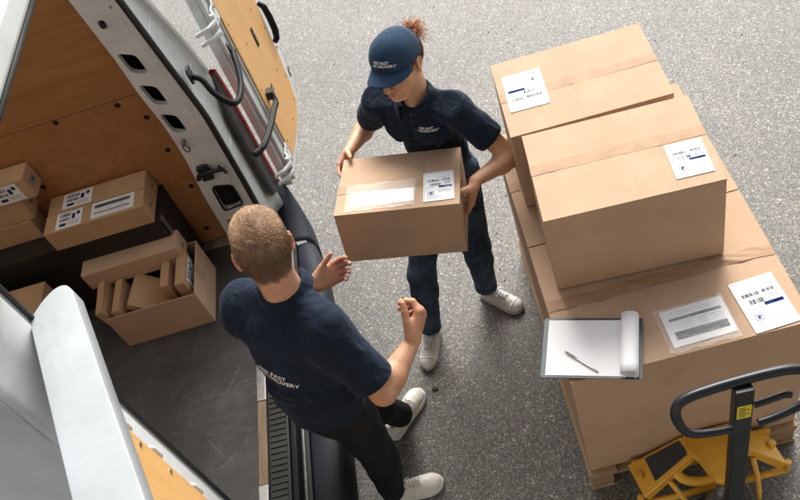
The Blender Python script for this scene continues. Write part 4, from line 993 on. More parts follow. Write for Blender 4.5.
# ------------------------------------------------------------------ signed distance fields -> smooth continuous meshes
f32 = np.float32
def nrm(v): v = np.array(v, float); return v/np.linalg.norm(v)
def vnoise(P, scale, seed=0):
    """smooth value noise on points (n,3)"""
    q = P*scale; i = np.floor(q).astype(np.int64); f = q-i; f = f*f*(3-2*f)
    def h(a, b, c):
        n = (a*73856093) ^ (b*19349663) ^ (c*83492791) ^ (seed*2654435761 & 0xffffffff)
        n = (n ^ (n >> 13))*1274126177 & 0xffffffff; n = n ^ (n >> 16); return (n & 0xffff)/65535.0
    r = 0
    for dx in (0, 1):
        for dy in (0, 1):
            for dz in (0, 1):
                w = (f[:, 0] if dx else 1-f[:, 0])*(f[:, 1] if dy else 1-f[:, 1])*(f[:, 2] if dz else 1-f[:, 2])
                r = r+w*h(i[:, 0]+dx, i[:, 1]+dy, i[:, 2]+dz)
    return r*2-1
class Field:
    def __init__(s, lo, hi, h):
        s.lo = np.array(lo, float); s.h = h; s.n = np.ceil((np.array(hi)-s.lo)/h).astype(int)+1
        s.D = np.full(s.n, 1.0, f32); s.ax = [s.lo[k]+h*np.arange(s.n[k]) for k in range(3)]
    def sub(s, lo, hi):
        a = np.clip(np.floor((np.array(lo)-s.lo)/s.h).astype(int), 0, s.n-1); b = np.clip(np.ceil((np.array(hi)-s.lo)/s.h).astype(int)+1, 1, s.n)
        sl = tuple(slice(a[k], b[k]) for k in range(3))
        if any(b[k] <= a[k] for k in range(3)): return None, None
        X = s.ax[0][sl[0]][:, None, None]; Y = s.ax[1][sl[1]][None, :, None]; Z = s.ax[2][sl[2]][None, None, :]
        return sl, (X, Y, Z)
    def put(s, fn, lo, hi, k=.0, pad=None, mode='add'):
        pad = (k+3*s.h) if pad is None else pad
        sl, P = s.sub(np.array(lo)-pad, np.array(hi)+pad)
        if sl is None: return
        d = fn(*P).astype(f32); a = s.D[sl]
        if mode == 'add':
            if k > 0: hh = np.maximum(k-np.abs(a-d), 0)/k; s.D[sl] = np.minimum(a, d)-hh*hh*(k*.25)
            else: s.D[sl] = np.minimum(a, d)
        else:
            d = -d
            if k > 0: hh = np.maximum(k-np.abs(a-d), 0)/k; s.D[sl] = np.maximum(a, d)+hh*hh*(k*.25)
            else: s.D[sl] = np.maximum(a, d)
    def cone(s, a, b, ra, rb, k=.0, mode='add'):
        a = np.array(a, float); b = np.array(b, float); ab = b-a; L2 = ab@ab+1e-12
        def fn(X, Y, Z):
            t = np.clip(((X-a[0])*ab[0]+(Y-a[1])*ab[1]+(Z-a[2])*ab[2])/L2, 0, 1)
            return np.sqrt((X-a[0]-t*ab[0])**2+(Y-a[1]-t*ab[1])**2+(Z-a[2]-t*ab[2])**2)-(ra+(rb-ra)*t)
        r = max(ra, rb); s.put(fn, np.minimum(a, b)-r, np.maximum(a, b)+r, k, mode=mode)
    def econe(s, a, b, wa, wb, u, k=.0):
        """tapered tube with elliptical section: w=(half width along u, half depth)"""
        a = np.array(a, float); b = np.array(b, float); ab = b-a; L2 = ab@ab; u = nrm(u); u = nrm(u-ab*(u@ab)/L2)
        def fn(X, Y, Z):
            px, py, pz = X-a[0], Y-a[1], Z-a[2]
            t = np.clip((px*ab[0]+py*ab[1]+pz*ab[2])/L2, 0, 1)
            qx, qy, qz = px-t*ab[0], py-t*ab[1], pz-t*ab[2]
            c = qx*u[0]+qy*u[1]+qz*u[2]; r2 = np.maximum(qx*qx+qy*qy+qz*qz-c*c, 0)
            w = wa[0]+(wb[0]-wa[0])*t; dd = wa[1]+(wb[1]-wa[1])*t
            k0 = np.sqrt((c/w)**2+r2/dd**2); k1 = np.sqrt((c/w**2)**2+r2/dd**4)+1e-9
            return k0*(k0-1)/k1
        r = max(*wa, *wb); s.put(fn, np.minimum(a, b)-r, np.maximum(a, b)+r, k)
    def ell(s, c, r, A=None, k=.0, mode='add'):
        c = np.array(c, float); A = np.eye(3) if A is None else np.array(A, float)     # rows of A: local axes
        def fn(X, Y, Z):
            x, y, z = X-c[0], Y-c[1], Z-c[2]
            q = [(A[i][0]*x+A[i][1]*y+A[i][2]*z) for i in range(3)]
            k0 = np.sqrt(sum((q[i]/r[i])**2 for i in range(3))); k1 = np.sqrt(sum((q[i]/r[i]**2)**2 for i in range(3)))+1e-9
            return k0*(k0-1)/k1
        m = max(r); s.put(fn, c-m, c+m, k, mode=mode)
    def cut(s, p, n, k=.004):
        """keep the side the normal points away from"""
        n = nrm(n); X, Y, Z = s.ax[0][:, None, None], s.ax[1][None, :, None], s.ax[2][None, None, :]
        d = ((X-p[0])*n[0]+(Y-p[1])*n[1]+(Z-p[2])*n[2]).astype(f32)
        hh = np.maximum(k-np.abs(s.D-d), 0)/k; s.D = np.maximum(s.D, d)+hh*hh*(k*.25)
    def displace(s, fn, band=.03):
        m = np.abs(s.D) < band; idx = np.nonzero(m)
        P = np.stack([s.ax[k][idx[k]] for k in range(3)], 1); s.D[m] += fn(P).astype(f32)
    def mesh(s):
        D = s.D; D[0] = D[-1] = 1; D[:, 0] = D[:, -1] = 1; D[:, :, 0] = D[:, :, -1] = 1
        ins = D < 0; n = s.n
        c = [ins[dx:n[0]-1+dx, dy:n[1]-1+dy, dz:n[2]-1+dz] for dx in (0, 1) for dy in (0, 1) for dz in (0, 1)]
        cnt = sum(x.astype(np.int8) for x in c); act = (cnt > 0) & (cnt < 8)
        I = np.stack(np.nonzero(act), 1); idm = np.full(act.shape, -1, np.int64); idm[act] = np.arange(len(I))
        acc = np.zeros((len(I), 3)); w = np.zeros(len(I))
        cor = [(dx, dy, dz) for dx in (0, 1) for dy in (0, 1) for dz in (0, 1)]
        val = {q: D[I[:, 0]+q[0], I[:, 1]+q[1], I[:, 2]+q[2]] for q in cor}
        for q in cor:
            for k in range(3):
                if q[k] == 0:
                    r = list(q); r[k] = 1; r = tuple(r); a, b = val[q], val[r]; cr = (a < 0) != (b < 0)
                    t = a/(a-b+1e-20); p = np.tile(np.array(q, float), (len(I), 1)); p[:, k] = t
                    acc[cr] += p[cr]; w[cr] += 1
        V = s.lo+s.h*(I+acc/w[:, None]); F = []
        for k in range(3):
            a = [slice(1, -1)]*3; a[k] = slice(0, -1); b = [slice(1, -1)]*3; b[k] = slice(1, None)
            A, B = ins[tuple(a)], ins[tuple(b)]; E = np.stack(np.nonzero(A != B), 1)
            off = np.array([1, 1, 1]); off[k] = 0; C0 = E+off; inside = A[tuple(E.T)]
            i1, i2 = (k+1) % 3, (k+2) % 3; e1 = np.zeros(3, int); e2 = np.zeros(3, int); e1[i1] = 1; e2[i2] = 1
            g_ = lambda c_: idm[c_[:, 0], c_[:, 1], c_[:, 2]]
            q = np.stack([g_(C0-e1-e2), g_(C0-e2), g_(C0), g_(C0-e1)], 1); q[~inside] = q[~inside][:, ::-1]; F.append(q)
        F = np.concatenate(F); F = F[(F >= 0).all(1)]
        return V, F
def relax(V, F, it=2, lam=.5):
    E = np.concatenate([F[:, [0, 1]], F[:, [1, 2]], F[:, [2, 3]], F[:, [3, 0]]]); n = len(V)
    for _ in range(it):
        S = np.zeros_like(V); c = np.zeros(n)
        for k in range(3): S[:, k] = np.bincount(E[:, 0], V[E[:, 1], k], n)+np.bincount(E[:, 1], V[E[:, 0], k], n)
        c = np.bincount(E[:, 0], minlength=n)+np.bincount(E[:, 1], minlength=n)
        V = V+lam*(S/np.maximum(c, 1)[:, None]-V)
    return V
def to_mesh(name, V, F, col=None):
    me = bpy.data.meshes.new(name); F = np.asarray(F); me.vertices.add(len(V)); me.vertices.foreach_set('co', np.asarray(V, f32).ravel())
    nf, k = F.shape; me.loops.add(nf*k); me.loops.foreach_set('vertex_index', F.ravel().astype(np.int32)); me.polygons.add(nf)
    me.polygons.foreach_set('loop_start', np.arange(0, nf*k, k, dtype=np.int32)); me.polygons.foreach_set('loop_total', np.full(nf, k, np.int32))
    me.update(calc_edges=True); me.validate()
    if col is not None:
        a = me.color_attributes.new('Col', 'FLOAT_COLOR', 'POINT'); a.data.foreach_set('color', np.asarray(col, f32).ravel())
    return me
def join(parts):
    V, F, C, o = [], [], [], 0
    for v, f, c in parts: V.append(v); F.append(np.asarray(f)+o); C.append(c); o += len(v)
    return np.concatenate(V), np.concatenate(F), np.concatenate(C)
def black(n): c = np.zeros((n, 4)); c[:, 3] = 1; return c
def place(o, root):      # meshes are made in world space; hang them under the person
    o.parent = root; o.matrix_parent_inverse = Matrix.Translation(root.location).inverted(); return o
def bvh(V, F): return BVHTree.FromPolygons([tuple(v) for v in V], [tuple(int(i) for i in f) for f in F])
def frame(fwd, up=(0, 0, 1)):
    f = nrm(fwd); r = nrm(np.cross(f, up)); u = np.cross(r, f); return np.stack([r, f, u])      # rows: right, forward, up
def rotv(v, ax, a):
    ax = nrm(ax); v = np.array(v, float); return v*math.cos(a)+np.cross(ax, v)*math.sin(a)+ax*(ax@v)*(1-math.cos(a))
# ------------------------------------------------------------------ a hand: palm, four unequal fingers, thumb
def hand(fl, wrist, d, n, side, curl, spread=(.12, .03, -.05, -.14), thumb=(.9, .45, .25), tc=(.25, .35), sc=1.0, base_curl=0.0, r0=.0092):
    """d: wrist to knuckles, n: the way the palm faces, side=+1 right hand, -1 left"""
    w = np.array(wrist, float); d = nrm(d); n = nrm(np.array(n)-d*(np.array(n)@d)); s = np.cross(d, n)*side      # towards the thumb
    S = sc
    offs = [.030, .010, -.011, -.030]; kl = [.088, .092, .087, .079]; fln = [.070, .078, .073, .058]; rr = [r0, r0*1.02, r0*.97, r0*.85]
    tips = []
    for i in range(4):
        kn = w+d*kl[i]*S+s*offs[i]*S-n*.002*S
        fl.cone(w+d*.012*S+s*offs[i]*.55*S, kn, .0145*S, .0118*S, .016*S)
    fl.ell(w+d*.045*S+n*.004*S, (.036*S, .045*S, .013*S), np.stack([s, d, n]), .014*S)
    for i in range(4):
        kn = w+d*kl[i]*S+s*offs[i]*S-n*.002*S; c = curl[i] if isinstance(curl[i], (tuple, list)) else (curl[i]*.8, curl[i]*1.1, curl[i]*.7)
        v = rotv(d, np.cross(d, s)*1.0, spread[i]*1.0); v = nrm(d*math.cos(spread[i])+s*math.sin(spread[i]))
        p = kn; L = [fln[i]*.46, fln[i]*.31, fln[i]*.27]; ang = 0
        for j in range(3):
            ang += c[j]; vv = nrm(v*math.cos(ang)+n*math.sin(ang)); q = p+vv*L[j]*S
            ra = rr[i]*(1.08-.09*j)*S; rb = rr[i]*(1.0-.1*j)*S
            fl.cone(p, q, ra, rb, .0075*S if j == 0 else .0022*S); p = q
        tips.append(p)
    b0 = w+d*.018*S+s*.022*S+n*.006*S; t = nrm(s*thumb[0]+d*thumb[1]+n*thumb[2]); p1 = b0+t*.040*S
    fl.cone(b0, p1, .0165*S, .0125*S, .014*S)
    t2 = nrm(t+d*tc[0]*1.2+n*.1); p2 = p1+t2*.033*S; fl.cone(p1, p2, .0112*S, .0102*S, .004*S)
    t3 = nrm(t2+d*tc[1]+n*tc[1]*.5); p3 = p2+t3*.024*S; fl.cone(p2, p3, .0102*S, .0082*S, .002*S)
    return tips+[p3]
def arm_mesh(sh, el, wr, ru, rf, rw, handargs, h=.0024):
    pts = np.array([sh, el, wr]); lo = pts.min(0)-.20; hi = pts.max(0)+.20
    lo[2] = max(lo[2], pts[:, 2].min()-.17)
    fl = Field(lo, hi, h); sh, el, wr = map(np.array, (sh, el, wr))
    fl.cone(sh, el, ru, rf*1.02, .02)
    m = el+(wr-el)*.28
    fl.cone(el, m, rf, rf*1.06, .02); fl.cone(m, wr, rf*1.06, rw, .02)
    fl.ell(el+nrm(el-(sh+wr)/2)*.008, (.020, .020, .022), None, .02)
    handargs(fl)
    V, F = fl.mesh(); V = relax(V, F, 1, .5)
    return V, F
# ------------------------------------------------------------------ a head in its own frame (x right, y forward, z up)
def head_mesh(c, A, sc, neck_to, rneck, woman, h=.0026):
    lo, hi = np.array([-.12, -.15, -.21])*sc, np.array([.12, .16, .15])*sc
    nk = A@(np.array(neck_to)-np.array(c)); lo = np.minimum(lo, nk-.08); hi = np.maximum(hi, nk+.07)
    fl = Field(lo, hi, h); S = sc
    e = lambda p, r, k=.01, M_=None, mode='add': fl.ell(np.array(p)*S, tuple(x*S for x in r), M_, k*S, mode)
    e((0, -.012, .030), (.073, .092, .086)); e((0, -.045, .012), (.066, .058, .066), .03); e((0, .030, .02), (.062, .062, .075), .03)
    e((0, .022, -.045), (.053, .055, .055), .03)                      # jaw
    for sx in (-1, 1):
        e((sx*.040, .050, -.028), (.024, .026, .028), .02); fl.cone(np.array((sx*.054, -.005, -.035))*S, np.array((sx*.026, .062, -.095))*S, .014*S, .012*S, .03*S)
        e((sx*.033, .083, .016), (.022, .010, .008), .014)            # brow
    e((0, .072, -.098), (.017, .015, .013), .022)                     # chin
    if woman: e((0, .06, .045), (.05, .03, .04), .02)
    for sx in (-1, 1):
        e((sx*.032, .098, -.004), (.017, .014, .011), .008, None, 'sub')
        e((sx*.032, .078, -.004), (.0135, .0135, .0135), .003)        # eyes under lowered lids
        fl.cone(np.array((sx*.020, .0900, -.006))*S, np.array((sx*.044, .0855, -.007))*S, .0022*S, .0018*S, .003*S)
    fl.cone(np.array((0, .086, .006))*S, np.array((0, .108, -.034))*S, .0075*S, .0105*S, .010*S)
    e((0, .110, -.038), (.011, .010, .009), .006)
    for sx in (-1, 1):
        e((sx*.0135, .098, -.041), (.0085, .010, .0075), .006)
        e((sx*.0075, .103, -.0475), (.0035, .005, .003), .002, None, 'sub')
    e((0, .082, -.066), (.026, .014, .016), .012)
    e((0, .0935, -.0635), (.020, .0075, .0042), .003); e((0, .0915, -.0725), (.017, .0075, .0052), .003)
    fl.cone(np.array((-.019, .0945, -.0680))*S, np.array((.019, .0945, -.0680))*S, .0016*S, .0016*S, .002*S, 'sub')
    e((0, .094, -.083), (.016, .006, .005), .006, None, 'sub')
    for sx in (-1, 1):                                                # ears
        B = frame((sx*.35, .94, 0)); B = np.stack([B[0], B[1], B[2]])
        e((sx*.079, -.010, -.006), (.0065, .0185, .031), .004, B); e((sx*.074, -.004, -.020), (.008, .010, .016), .006)
        e((sx*.086, -.008, .000), (.0055, .010, .017), .003, B, 'sub')
        fl.cone(np.array((sx*.084, -.022, .016))*S, np.array((sx*.083, -.024, -.006))*S, .0035*S, .0035*S, .003*S)
    fl.cone(np.array((0, -.035, -.045))*S, nk, rneck*1.02, rneck*1.06, .03); fl.cone(np.array((0, -.052, -.03))*S, nk-np.array((0, .01, 0)), rneck*.8, rneck, .03)
    if not woman:
        for sx in (-1, 1): fl.cone(np.array((sx*.028, -.062, -.05))*S, nk+np.array((sx*.03, -.03, 0)), .020, .024, .02)
    V, F = fl.mesh(); V = relax(V, F, 1, .4)
    P = V/S; col = black(len(V))
    lip = np.exp(-(((P[:, 0])/.017)**4+((P[:, 2]+.0682)/.0095)**2*1.0))*(P[:, 1] > .086)
    cheek = sum(np.exp(-(((P-np.array((sx*.046, .066, -.03)))/.026)**2).sum(1)) for sx in (-1, 1))*.22
    earc = sum(np.exp(-(((P-np.array((sx*.084, -.012, -.005)))/.022)**2).sum(1)) for sx in (-1, 1))*(.35 if woman else .65)
    nose = np.exp(-(((P-np.array((0, .112, -.038)))/.013)**2).sum(1))*.2
    col[:, 0] = np.clip(lip*(.85 if woman else .5)+cheek+earc+nose, 0, 1)
    br = sum(np.exp(-(((P[:, 0]-sx*.033)/.016)**4+((P[:, 2]-(.019-.12*np.abs(np.abs(P[:, 0])-.03)))/.0035)**2)) for sx in (-1, 1))*(P[:, 1] > .06)
    lash = sum(np.exp(-(((P[:, 0]-sx*.032)/.013)**4+((P[:, 2]+.0075)/.0018)**2)) for sx in (-1, 1))*(P[:, 1] > .075)
    col[:, 1] = np.clip(br*.75+lash*.9, 0, 1)
    W = V@A+np.array(c)
    return V, W, F, col
def fold_fn(folds, amp=.0035, sc=18, seed=1, stretch=(1, 1, .55)):
    st = np.array(stretch)
    def fn(P):
        d = np.zeros(len(P))
        n1 = vnoise(P*st, sc, seed); n2 = vnoise(P*st, sc*2.1, seed+5); d -= amp*(.65*(1-np.abs(n1)*2)+.35*(1-np.abs(n2)*2))
        for a, b, w, am in folds:
            a = np.array(a); b = np.array(b); ab = b-a; t = np.clip(((P-a)@ab)/(ab@ab), 0, 1); q = a+t[:, None]*ab
            dist = np.linalg.norm(P-q, axis=1)+.006*vnoise(P, 22, seed+9); d -= am*np.exp(-(dist/w)**2)*np.sin(PI*np.clip(t*.9+.05, 0, 1))
        return d
    return fn
# ------------------------------------------------------------------ garments
def leg_field(hips, knees, ankles, th, kn, an, u, pel, pw, top, h=.005, hem_drop=.0, seed=3, amp=.0035, ripple=True):
    P = np.array(list(hips)+list(knees)+list(ankles)+[pel]); fl = Field(P.min(0)-.17, P.max(0)+.17, h)
    fl.econe(np.array(pel)-np.array((0, 0, .02)), np.array(pel)+np.array((0, 0, .08)), pw, (pw[0]*.95, pw[1]*.95), u, .05)
    for hp, k, a in zip(hips, knees, ankles):
        hp, k, a = map(np.array, (hp, k, a)); fl.cone(hp, k, th, kn, .05); m = k+(a-k)*.3; fl.cone(k, m, kn, kn*.98, .03); fl.cone(m, a, kn*.98, an, .03)
    folds = []
    r_ = random.Random(seed)
    for k, a in zip(knees, ankles):
        k = np.array(k); a = np.array(a); dn = nrm(a-k)
        for q in range(9 if ripple else 4):
            t = 1-.05*q*(.7+.3*r_.random()) if q < 6 else .02+.05*(q-6); c = k+(a-k)*t; s1 = nrm(np.cross(dn, nrm([r_.uniform(-1, 1), r_.uniform(-1, 1), 0])))
            folds.append((c-s1*.07+dn*r_.uniform(-.012, .012), c+s1*.07+dn*r_.uniform(-.012, .012), .010, .005))
    fl.displace(fold_fn(folds, amp, 15, seed))
    for k, a in zip(knees, ankles):
        a = np.array(a); dn = nrm(a-np.array(k))
        # trim the hem square to the shin, only round this ankle
        def fn(X, Y, Z, a=a, dn=dn): return -((X-a[0])*dn[0]+(Y-a[1])*dn[1]+(Z-a[2])*dn[2])
        sl, Q = fl.sub(a-.12, a+.12); d = -fn(*Q).astype(f32); near = ((Q[0]-a[0])**2+(Q[1]-a[1])**2+(Q[2]-a[2])**2) < .0121
        fl.D[sl] = np.where(near & (d > -.02), np.maximum(fl.D[sl], d), fl.D[sl])
        # hollow hem
        fl.cone(a-dn*.03, a+dn*.02, an-.008, an-.005, 0, 'sub')
    fl.D[:, :, fl.ax[2] > top] = 1
    return fl
def collar(name, root, c, A, r, mat, up=.034, leaf=.042, gap=.9, lean=.0, drop=.012):
    """stand-and-fall collar: A rows right, forward, up; opening of half angle gap at the front"""
    rows = []; n = 48
    prof = [(0.000, -.012), (-.001, .3*up), (.001, .75*up), (.005, up), (.0095, up+.0008), (.013, up-.006), (.018, up-.45*leaf), (.024, up-.92*leaf), (.026, up-leaf), (.0235, up-leaf-.001), (.0195, up-.9*leaf), (.014, up-.5*leaf)]
    for j, (dr, dz) in enumerate(prof):
        row = []
        for i in range(n+1):
            t = -1+2*i/n; th = t*(PI-gap); e = abs(t)**6; e2 = abs(t)**3
            x = math.sin(th+PI); y = math.cos(th+PI)
            fr = max(0, y)                                           # front part spreads and drops
            rr = r+dr*(1+.35*e)+.010*fr*(dz/up if dz > 0 else 0)*.5
            z = dz-.018*fr-(.020*e if dz < up*.3 and j > 5 else 0)-.012*e
            p = np.array([x*rr*1.03, y*rr*(1.0+.10*fr)+lean*dz, z])
            row.append(tuple(p@A+np.array(c)))
        rows.append(row)
    mb = MB(); mb.sheet(rows); o = mb.build(name, mat, None, smooth=True, solid=.0024)
    place(o, root); return o
def decal(V2, F2, to3, tree, ray, off=.0016):
    """bend flat lettering on to a surface"""
    out = []
    for x, y in V2[:, :2]:
        o_ = Vector(to3(x, y)); hit, nn, _, _ = tree.ray_cast(o_-Vector(ray)*.15, Vector(ray), .5)
        out.append(tuple((hit+(-Vector(ray)).normalized()*off) if hit else o_))
    return out, F2
def subdivide2(V, F, maxe):
    """split long triangles so lettering follows the curve"""
    V = [tuple(v) for v in V]; T = []
    for f in F:
        for k in range(1, len(f)-1): T.append((f[0], f[k], f[k+1]))
    done = []
    while T:
        a, b, c = T.pop(); P = [np.array(V[i]) for i in (a, b, c)]; L = [np.linalg.norm(P[i]-P[(i+1) % 3]) for i in range(3)]; m = int(np.argmax(L))
        if L[m] <= maxe: done.append((a, b, c)); continue
        i, j, k = [(a, b, c), (b, c, a), (c, a, b)][m]; V.append(tuple((np.array(V[i])+np.array(V[j]))/2)); q = len(V)-1; T += [(i, q, k), (q, j, k)]
    return np.array(V), done
def logo2d():
    """speed lines with FAST over DELIVERY, unit: cap height of one line about 1"""
    parts = []
    V, F = text_polys('FAST', 1.45, .28, .028, 1.04); V = V.copy(); w1 = V[:, 0].max()
    V2, F2 = text_polys('DELIVERY', 1.45, .28, .028, 1.04); V2 = V2.copy()
    V[:, 0] += 1.1; V[:, 1] += 1.25
    parts.append((V, F)); parts.append((V2, F2))
    for (x0, x1, y, hh) in ((-1.5, .85, 2.05, .17), (-2.1, .75, 1.62, .17), (-1.3, .6, 1.28, .13), (-1.9, -.25, .72, .17), (-2.7, -.35, .30, .17), (-1.7, -.45, .0, .12)):
        parts.append((np.array([(x0, y, 0), (x1, y-.02, 0), (x1+.06, y+hh+.02, 0), (x0+.35, y+hh, 0)]), [(0, 1, 2, 3)]))
    VV, FF, o = [], [], 0
    for v, f in parts: VV.append(v[:, :3]); FF += [tuple(i+o for i in q) for q in f]; o += len(v)
    VV = np.concatenate(VV); c = np.array([(VV[:, 0].min()+VV[:, 0].max())/2, (VV[:, 1].min()+VV[:, 1].max())/2, 0])
    return VV-c, FF
LOGO = logo2d()
def put_logo(name, root_part, scale, origin, ux, uy, ray, tree, off=.0016, mat=None):
    V, F = subdivide2(LOGO[0]*scale, LOGO[1], .012); ux = nrm(ux); uy = nrm(uy); o_ = np.array(origin)
    pts, F = decal(V, F, lambda x, y: tuple(o_+ux*x+uy*y), tree, tuple(nrm(ray)), off)
    me = bpy.data.meshes.new(name); me.from_pydata(pts, [], F); me.update()
    return obj(name, me, mat or M['thread'])
def sneaker(root, pos, ang, L, kind, mats):
    """toe along +y in its own frame; sole, upper, toe cap, laces"""
    W = L*.37
    T = Matrix.Translation(Vector(pos)) @ Matrix.Rotation(ang, 4, 'Z')
    half = lambda t: interp([(0, .0), (.02, .45), (.08, .72), (.22, .80), (.42, .78), (.58, .90), (.72, 1.0), (.84, .93), (.93, .70), (.98, .40), (1.0, .0)], t)*W/2
    hn = 'sneaker'
    def outline(s=1.0, dz=0, sh=0):
        ts = [0, .01, .03, .08, .15, .25, .35, .45, .55, .65, .72, .78, .84, .89, .93, .965, .99, 1.0]
        r = [(half(t)*s+.006*math.sin(PI*t)*sh, (t-.35)*L*s, dz) for t in ts]; l = [(-half(t)*s*.95+.006*math.sin(PI*t)*sh, (t-.35)*L*s, dz) for t in reversed(ts[1:-1])]
        return r+l
    rows = []
    for s, z in ((.95, .001), (.985, .004), (1.0, .010), (1.0, .024), (.985, .029), (.95, .0295)): rows.append(outline(s, z))
    mb = MB(); rr = [r+[r[0]] for r in rows]; mb.sheet(rr, flip=True); n = len(rows[0]); mb.add(rows[-1], [tuple(range(n))]); mb.add(rows[0], [tuple(reversed(range(n)))])
    me = mb.mesh('sole'); me.transform(T); sole = place(obj('shoe_sole', me, mats[1], None, True), root)
    if mats[2]:
        mb = MB(); o_ = [Vector(p) for p in outline(1.004, .0235)]; mb.tube(o_+[o_[0]], .0018, 6); me = mb.mesh('stripe'); me.transform(T); place(obj('sole_stripe', me, mats[2], None, True), root)
    # upper as a field
    fl = Field((-W*.62, -L*.42, .015), (W*.62, L*.70, .135), .003); Y = lambda t: (t-.35)*L
    fl.ell((0, Y(.80), .026), (W*.435, L*.175, .036), None, .0); fl.ell((.002, Y(.62), .030), (W*.425, L*.22, .048), None, .02); fl.ell((0, Y(.40), .035), (W*.36, L*.20, .062), None, .03)
    fl.ell((0, Y(.18), .035), (W*.36, L*.165, .060), None, .03); fl.cone((0, Y(.22), .05), (0, Y(.20), .085), .036, .036, .02)
    fl.cone((0, Y(.215), .075), (0, Y(.205), .14), .029, .030, .004, 'sub')
    fl.displace(lambda P: .0012*vnoise(P, 60, 4)-.002*np.exp(-((P[:, 1]-Y(.66)-.1*np.abs(P[:, 0]))/.006)**2)*(P[:, 2] > .04))
    fl.cut((0, 0, .026), (0, 0, -1), .002); fl.cut((0, Y(.20), .094), (0, -.10, 1), .004)
    V, F = fl.mesh(); V = relax(V, F, 1, .5); tr = bvh(V, F)
    me = to_mesh('upper', V, F); me.transform(T); up = place(obj('shoe_upper', me, mats[0], None, True), root)
    # toe cap
    if kind == 'canvas':
        fl = Field((-W*.6, L*.25, .015), (W*.6, L*.70, .09), .003); fl.ell((0, Y(.80), .0265), (W*.455, L*.188, .0385)); fl.cut((0, Y(.80), 0), (0, -1, -.25), .004); fl.cut((0, 0, .026), (0, 0, -1), .002)
        V2, F2 = fl.mesh(); me = to_mesh('cap', V2, F2); me.transform(T); place(obj('toe_cap', me, mats[1], None, True), root)
        t2 = bvh(V2, F2); mb = MB(); P = []
        for i in range(13):
            xx = lerp(-W*.40, W*.40, i/12); h_, _, _, _ = t2.ray_cast(Vector((xx, Y(.80)+.006+.25*.02, .2)), Vector((0, 0, -1)), .3)
            if h_: P.append(h_+Vector((0, 0, .0005)))
        if len(P) > 2: mb.tube(P, .0016, 6); me = mb.mesh('toe_stripe'); me.transform(T); place(obj('toe_stripe', me, mats[2], None, True), root)
    # tongue and laces
    def srf(x, y, lift=.002):
        h_, n_, _, _ = tr.ray_cast(Vector((x, y, .2)), Vector((0, 0, -1)), .3); return (h_ if h_ else Vector((x, y, .07)))+Vector((0, 0, lift))
    mb = MB(); k = 6
    for i in range(k):
        t = .66-.055*i; wx = .014+.0012*i
        for sgn in ((1, -1) if i % 1 == 0 else (1,)):
            P = [srf(-sgn*wx, Y(t), .002), srf(-sgn*wx*.3, Y(t-.018), .0045+.001*(sgn > 0)), srf(sgn*wx*.3, Y(t-.034), .0045), srf(sgn*wx, Y(t-.05), .002)]
            mb.tube(spline([p+Vector((0, 0, .0022)) for p in P], 3), (.0034, .0020), 6)
    for sgn in (1, -1):       # bow
        b0 = srf(0, Y(.36), .006); P = [b0, b0+Vector((sgn*.02, .012, .006)), b0+Vector((sgn*.038, .004, -.002)), b0+Vector((sgn*.026, -.010, .000)), b0]; mb.tube(spline(P, 5), (.0032, .0019), 6)
        P = [b0, b0+Vector((sgn*.018, .026, .0)), b0+Vector((sgn*.030, .046, -.012))]; mb.tube(spline(P, 5), (.0030, .0018), 6)
    ey = MB()
    for i in range(k):
        for sgn in (-1, 1):
            p = srf(sgn*(.0165+.0012*i), Y(.655-.055*i), .0005); ey.tube([p, p+Vector((0, 0, .0016))], .0032, 10)
    me = ey.mesh('eyelets'); me.transform(T); place(obj('eyelets', me, mats[2] or M['chrome'], None, True), root)
    me = mb.mesh('laces'); me.transform(T); place(obj('shoe_laces', me, M['thread'] if kind == 'canvas' else mats[0], None, True), root)
# ------------------------------------------------------------------ strands
def strands(roots, dirs, lens, width, colv, bend=None, seg=3):
    n = len(roots); side = np.cross(dirs, rng.normal(size=(n, 3))); side /= np.linalg.norm(side, axis=1)[:, None]+1e-9
    V = []; 
    for k in range(seg+1):
        t = k/seg; p = roots+dirs*(lens*t)[:, None]
        if bend is not None: p = p+bend*((lens*t)**2)[:, None]
        w = width*(1-.75*t); V += [p-side*w, p+side*w]
    V = np.stack(V, 1).reshape(-1, 3); b = np.arange(n)*(2*(seg+1)); F = np.concatenate([np.stack([b+2*k, b+2*k+1, b+2*k+3, b+2*k+2], 1) for k in range(seg)])
    C = np.repeat(np.stack([colv, colv, colv, np.ones(n)], 1), 2*(seg+1), 0)
    return V, F, C
def sample_surface(V, F, mask, n):
    f = F[mask[F].all(1)]; a, b, c, d = V[f[:, 0]], V[f[:, 1]], V[f[:, 2]], V[f[:, 3]]
    ar = np.linalg.norm(np.cross(c-a, d-b), axis=1); idx = rng.choice(len(f), n, p=ar/ar.sum()); u, v = rng.random(n)[:, None], rng.random(n)[:, None]
    P = (a[idx]*(1-u)+b[idx]*u)*(1-v)+(d[idx]*(1-u)+c[idx]*u)*v; Nn = np.cross(c[idx]-a[idx], d[idx]-b[idx]); Nn /= np.linalg.norm(Nn, axis=1)[:, None]+1e-12
    return P, Nn
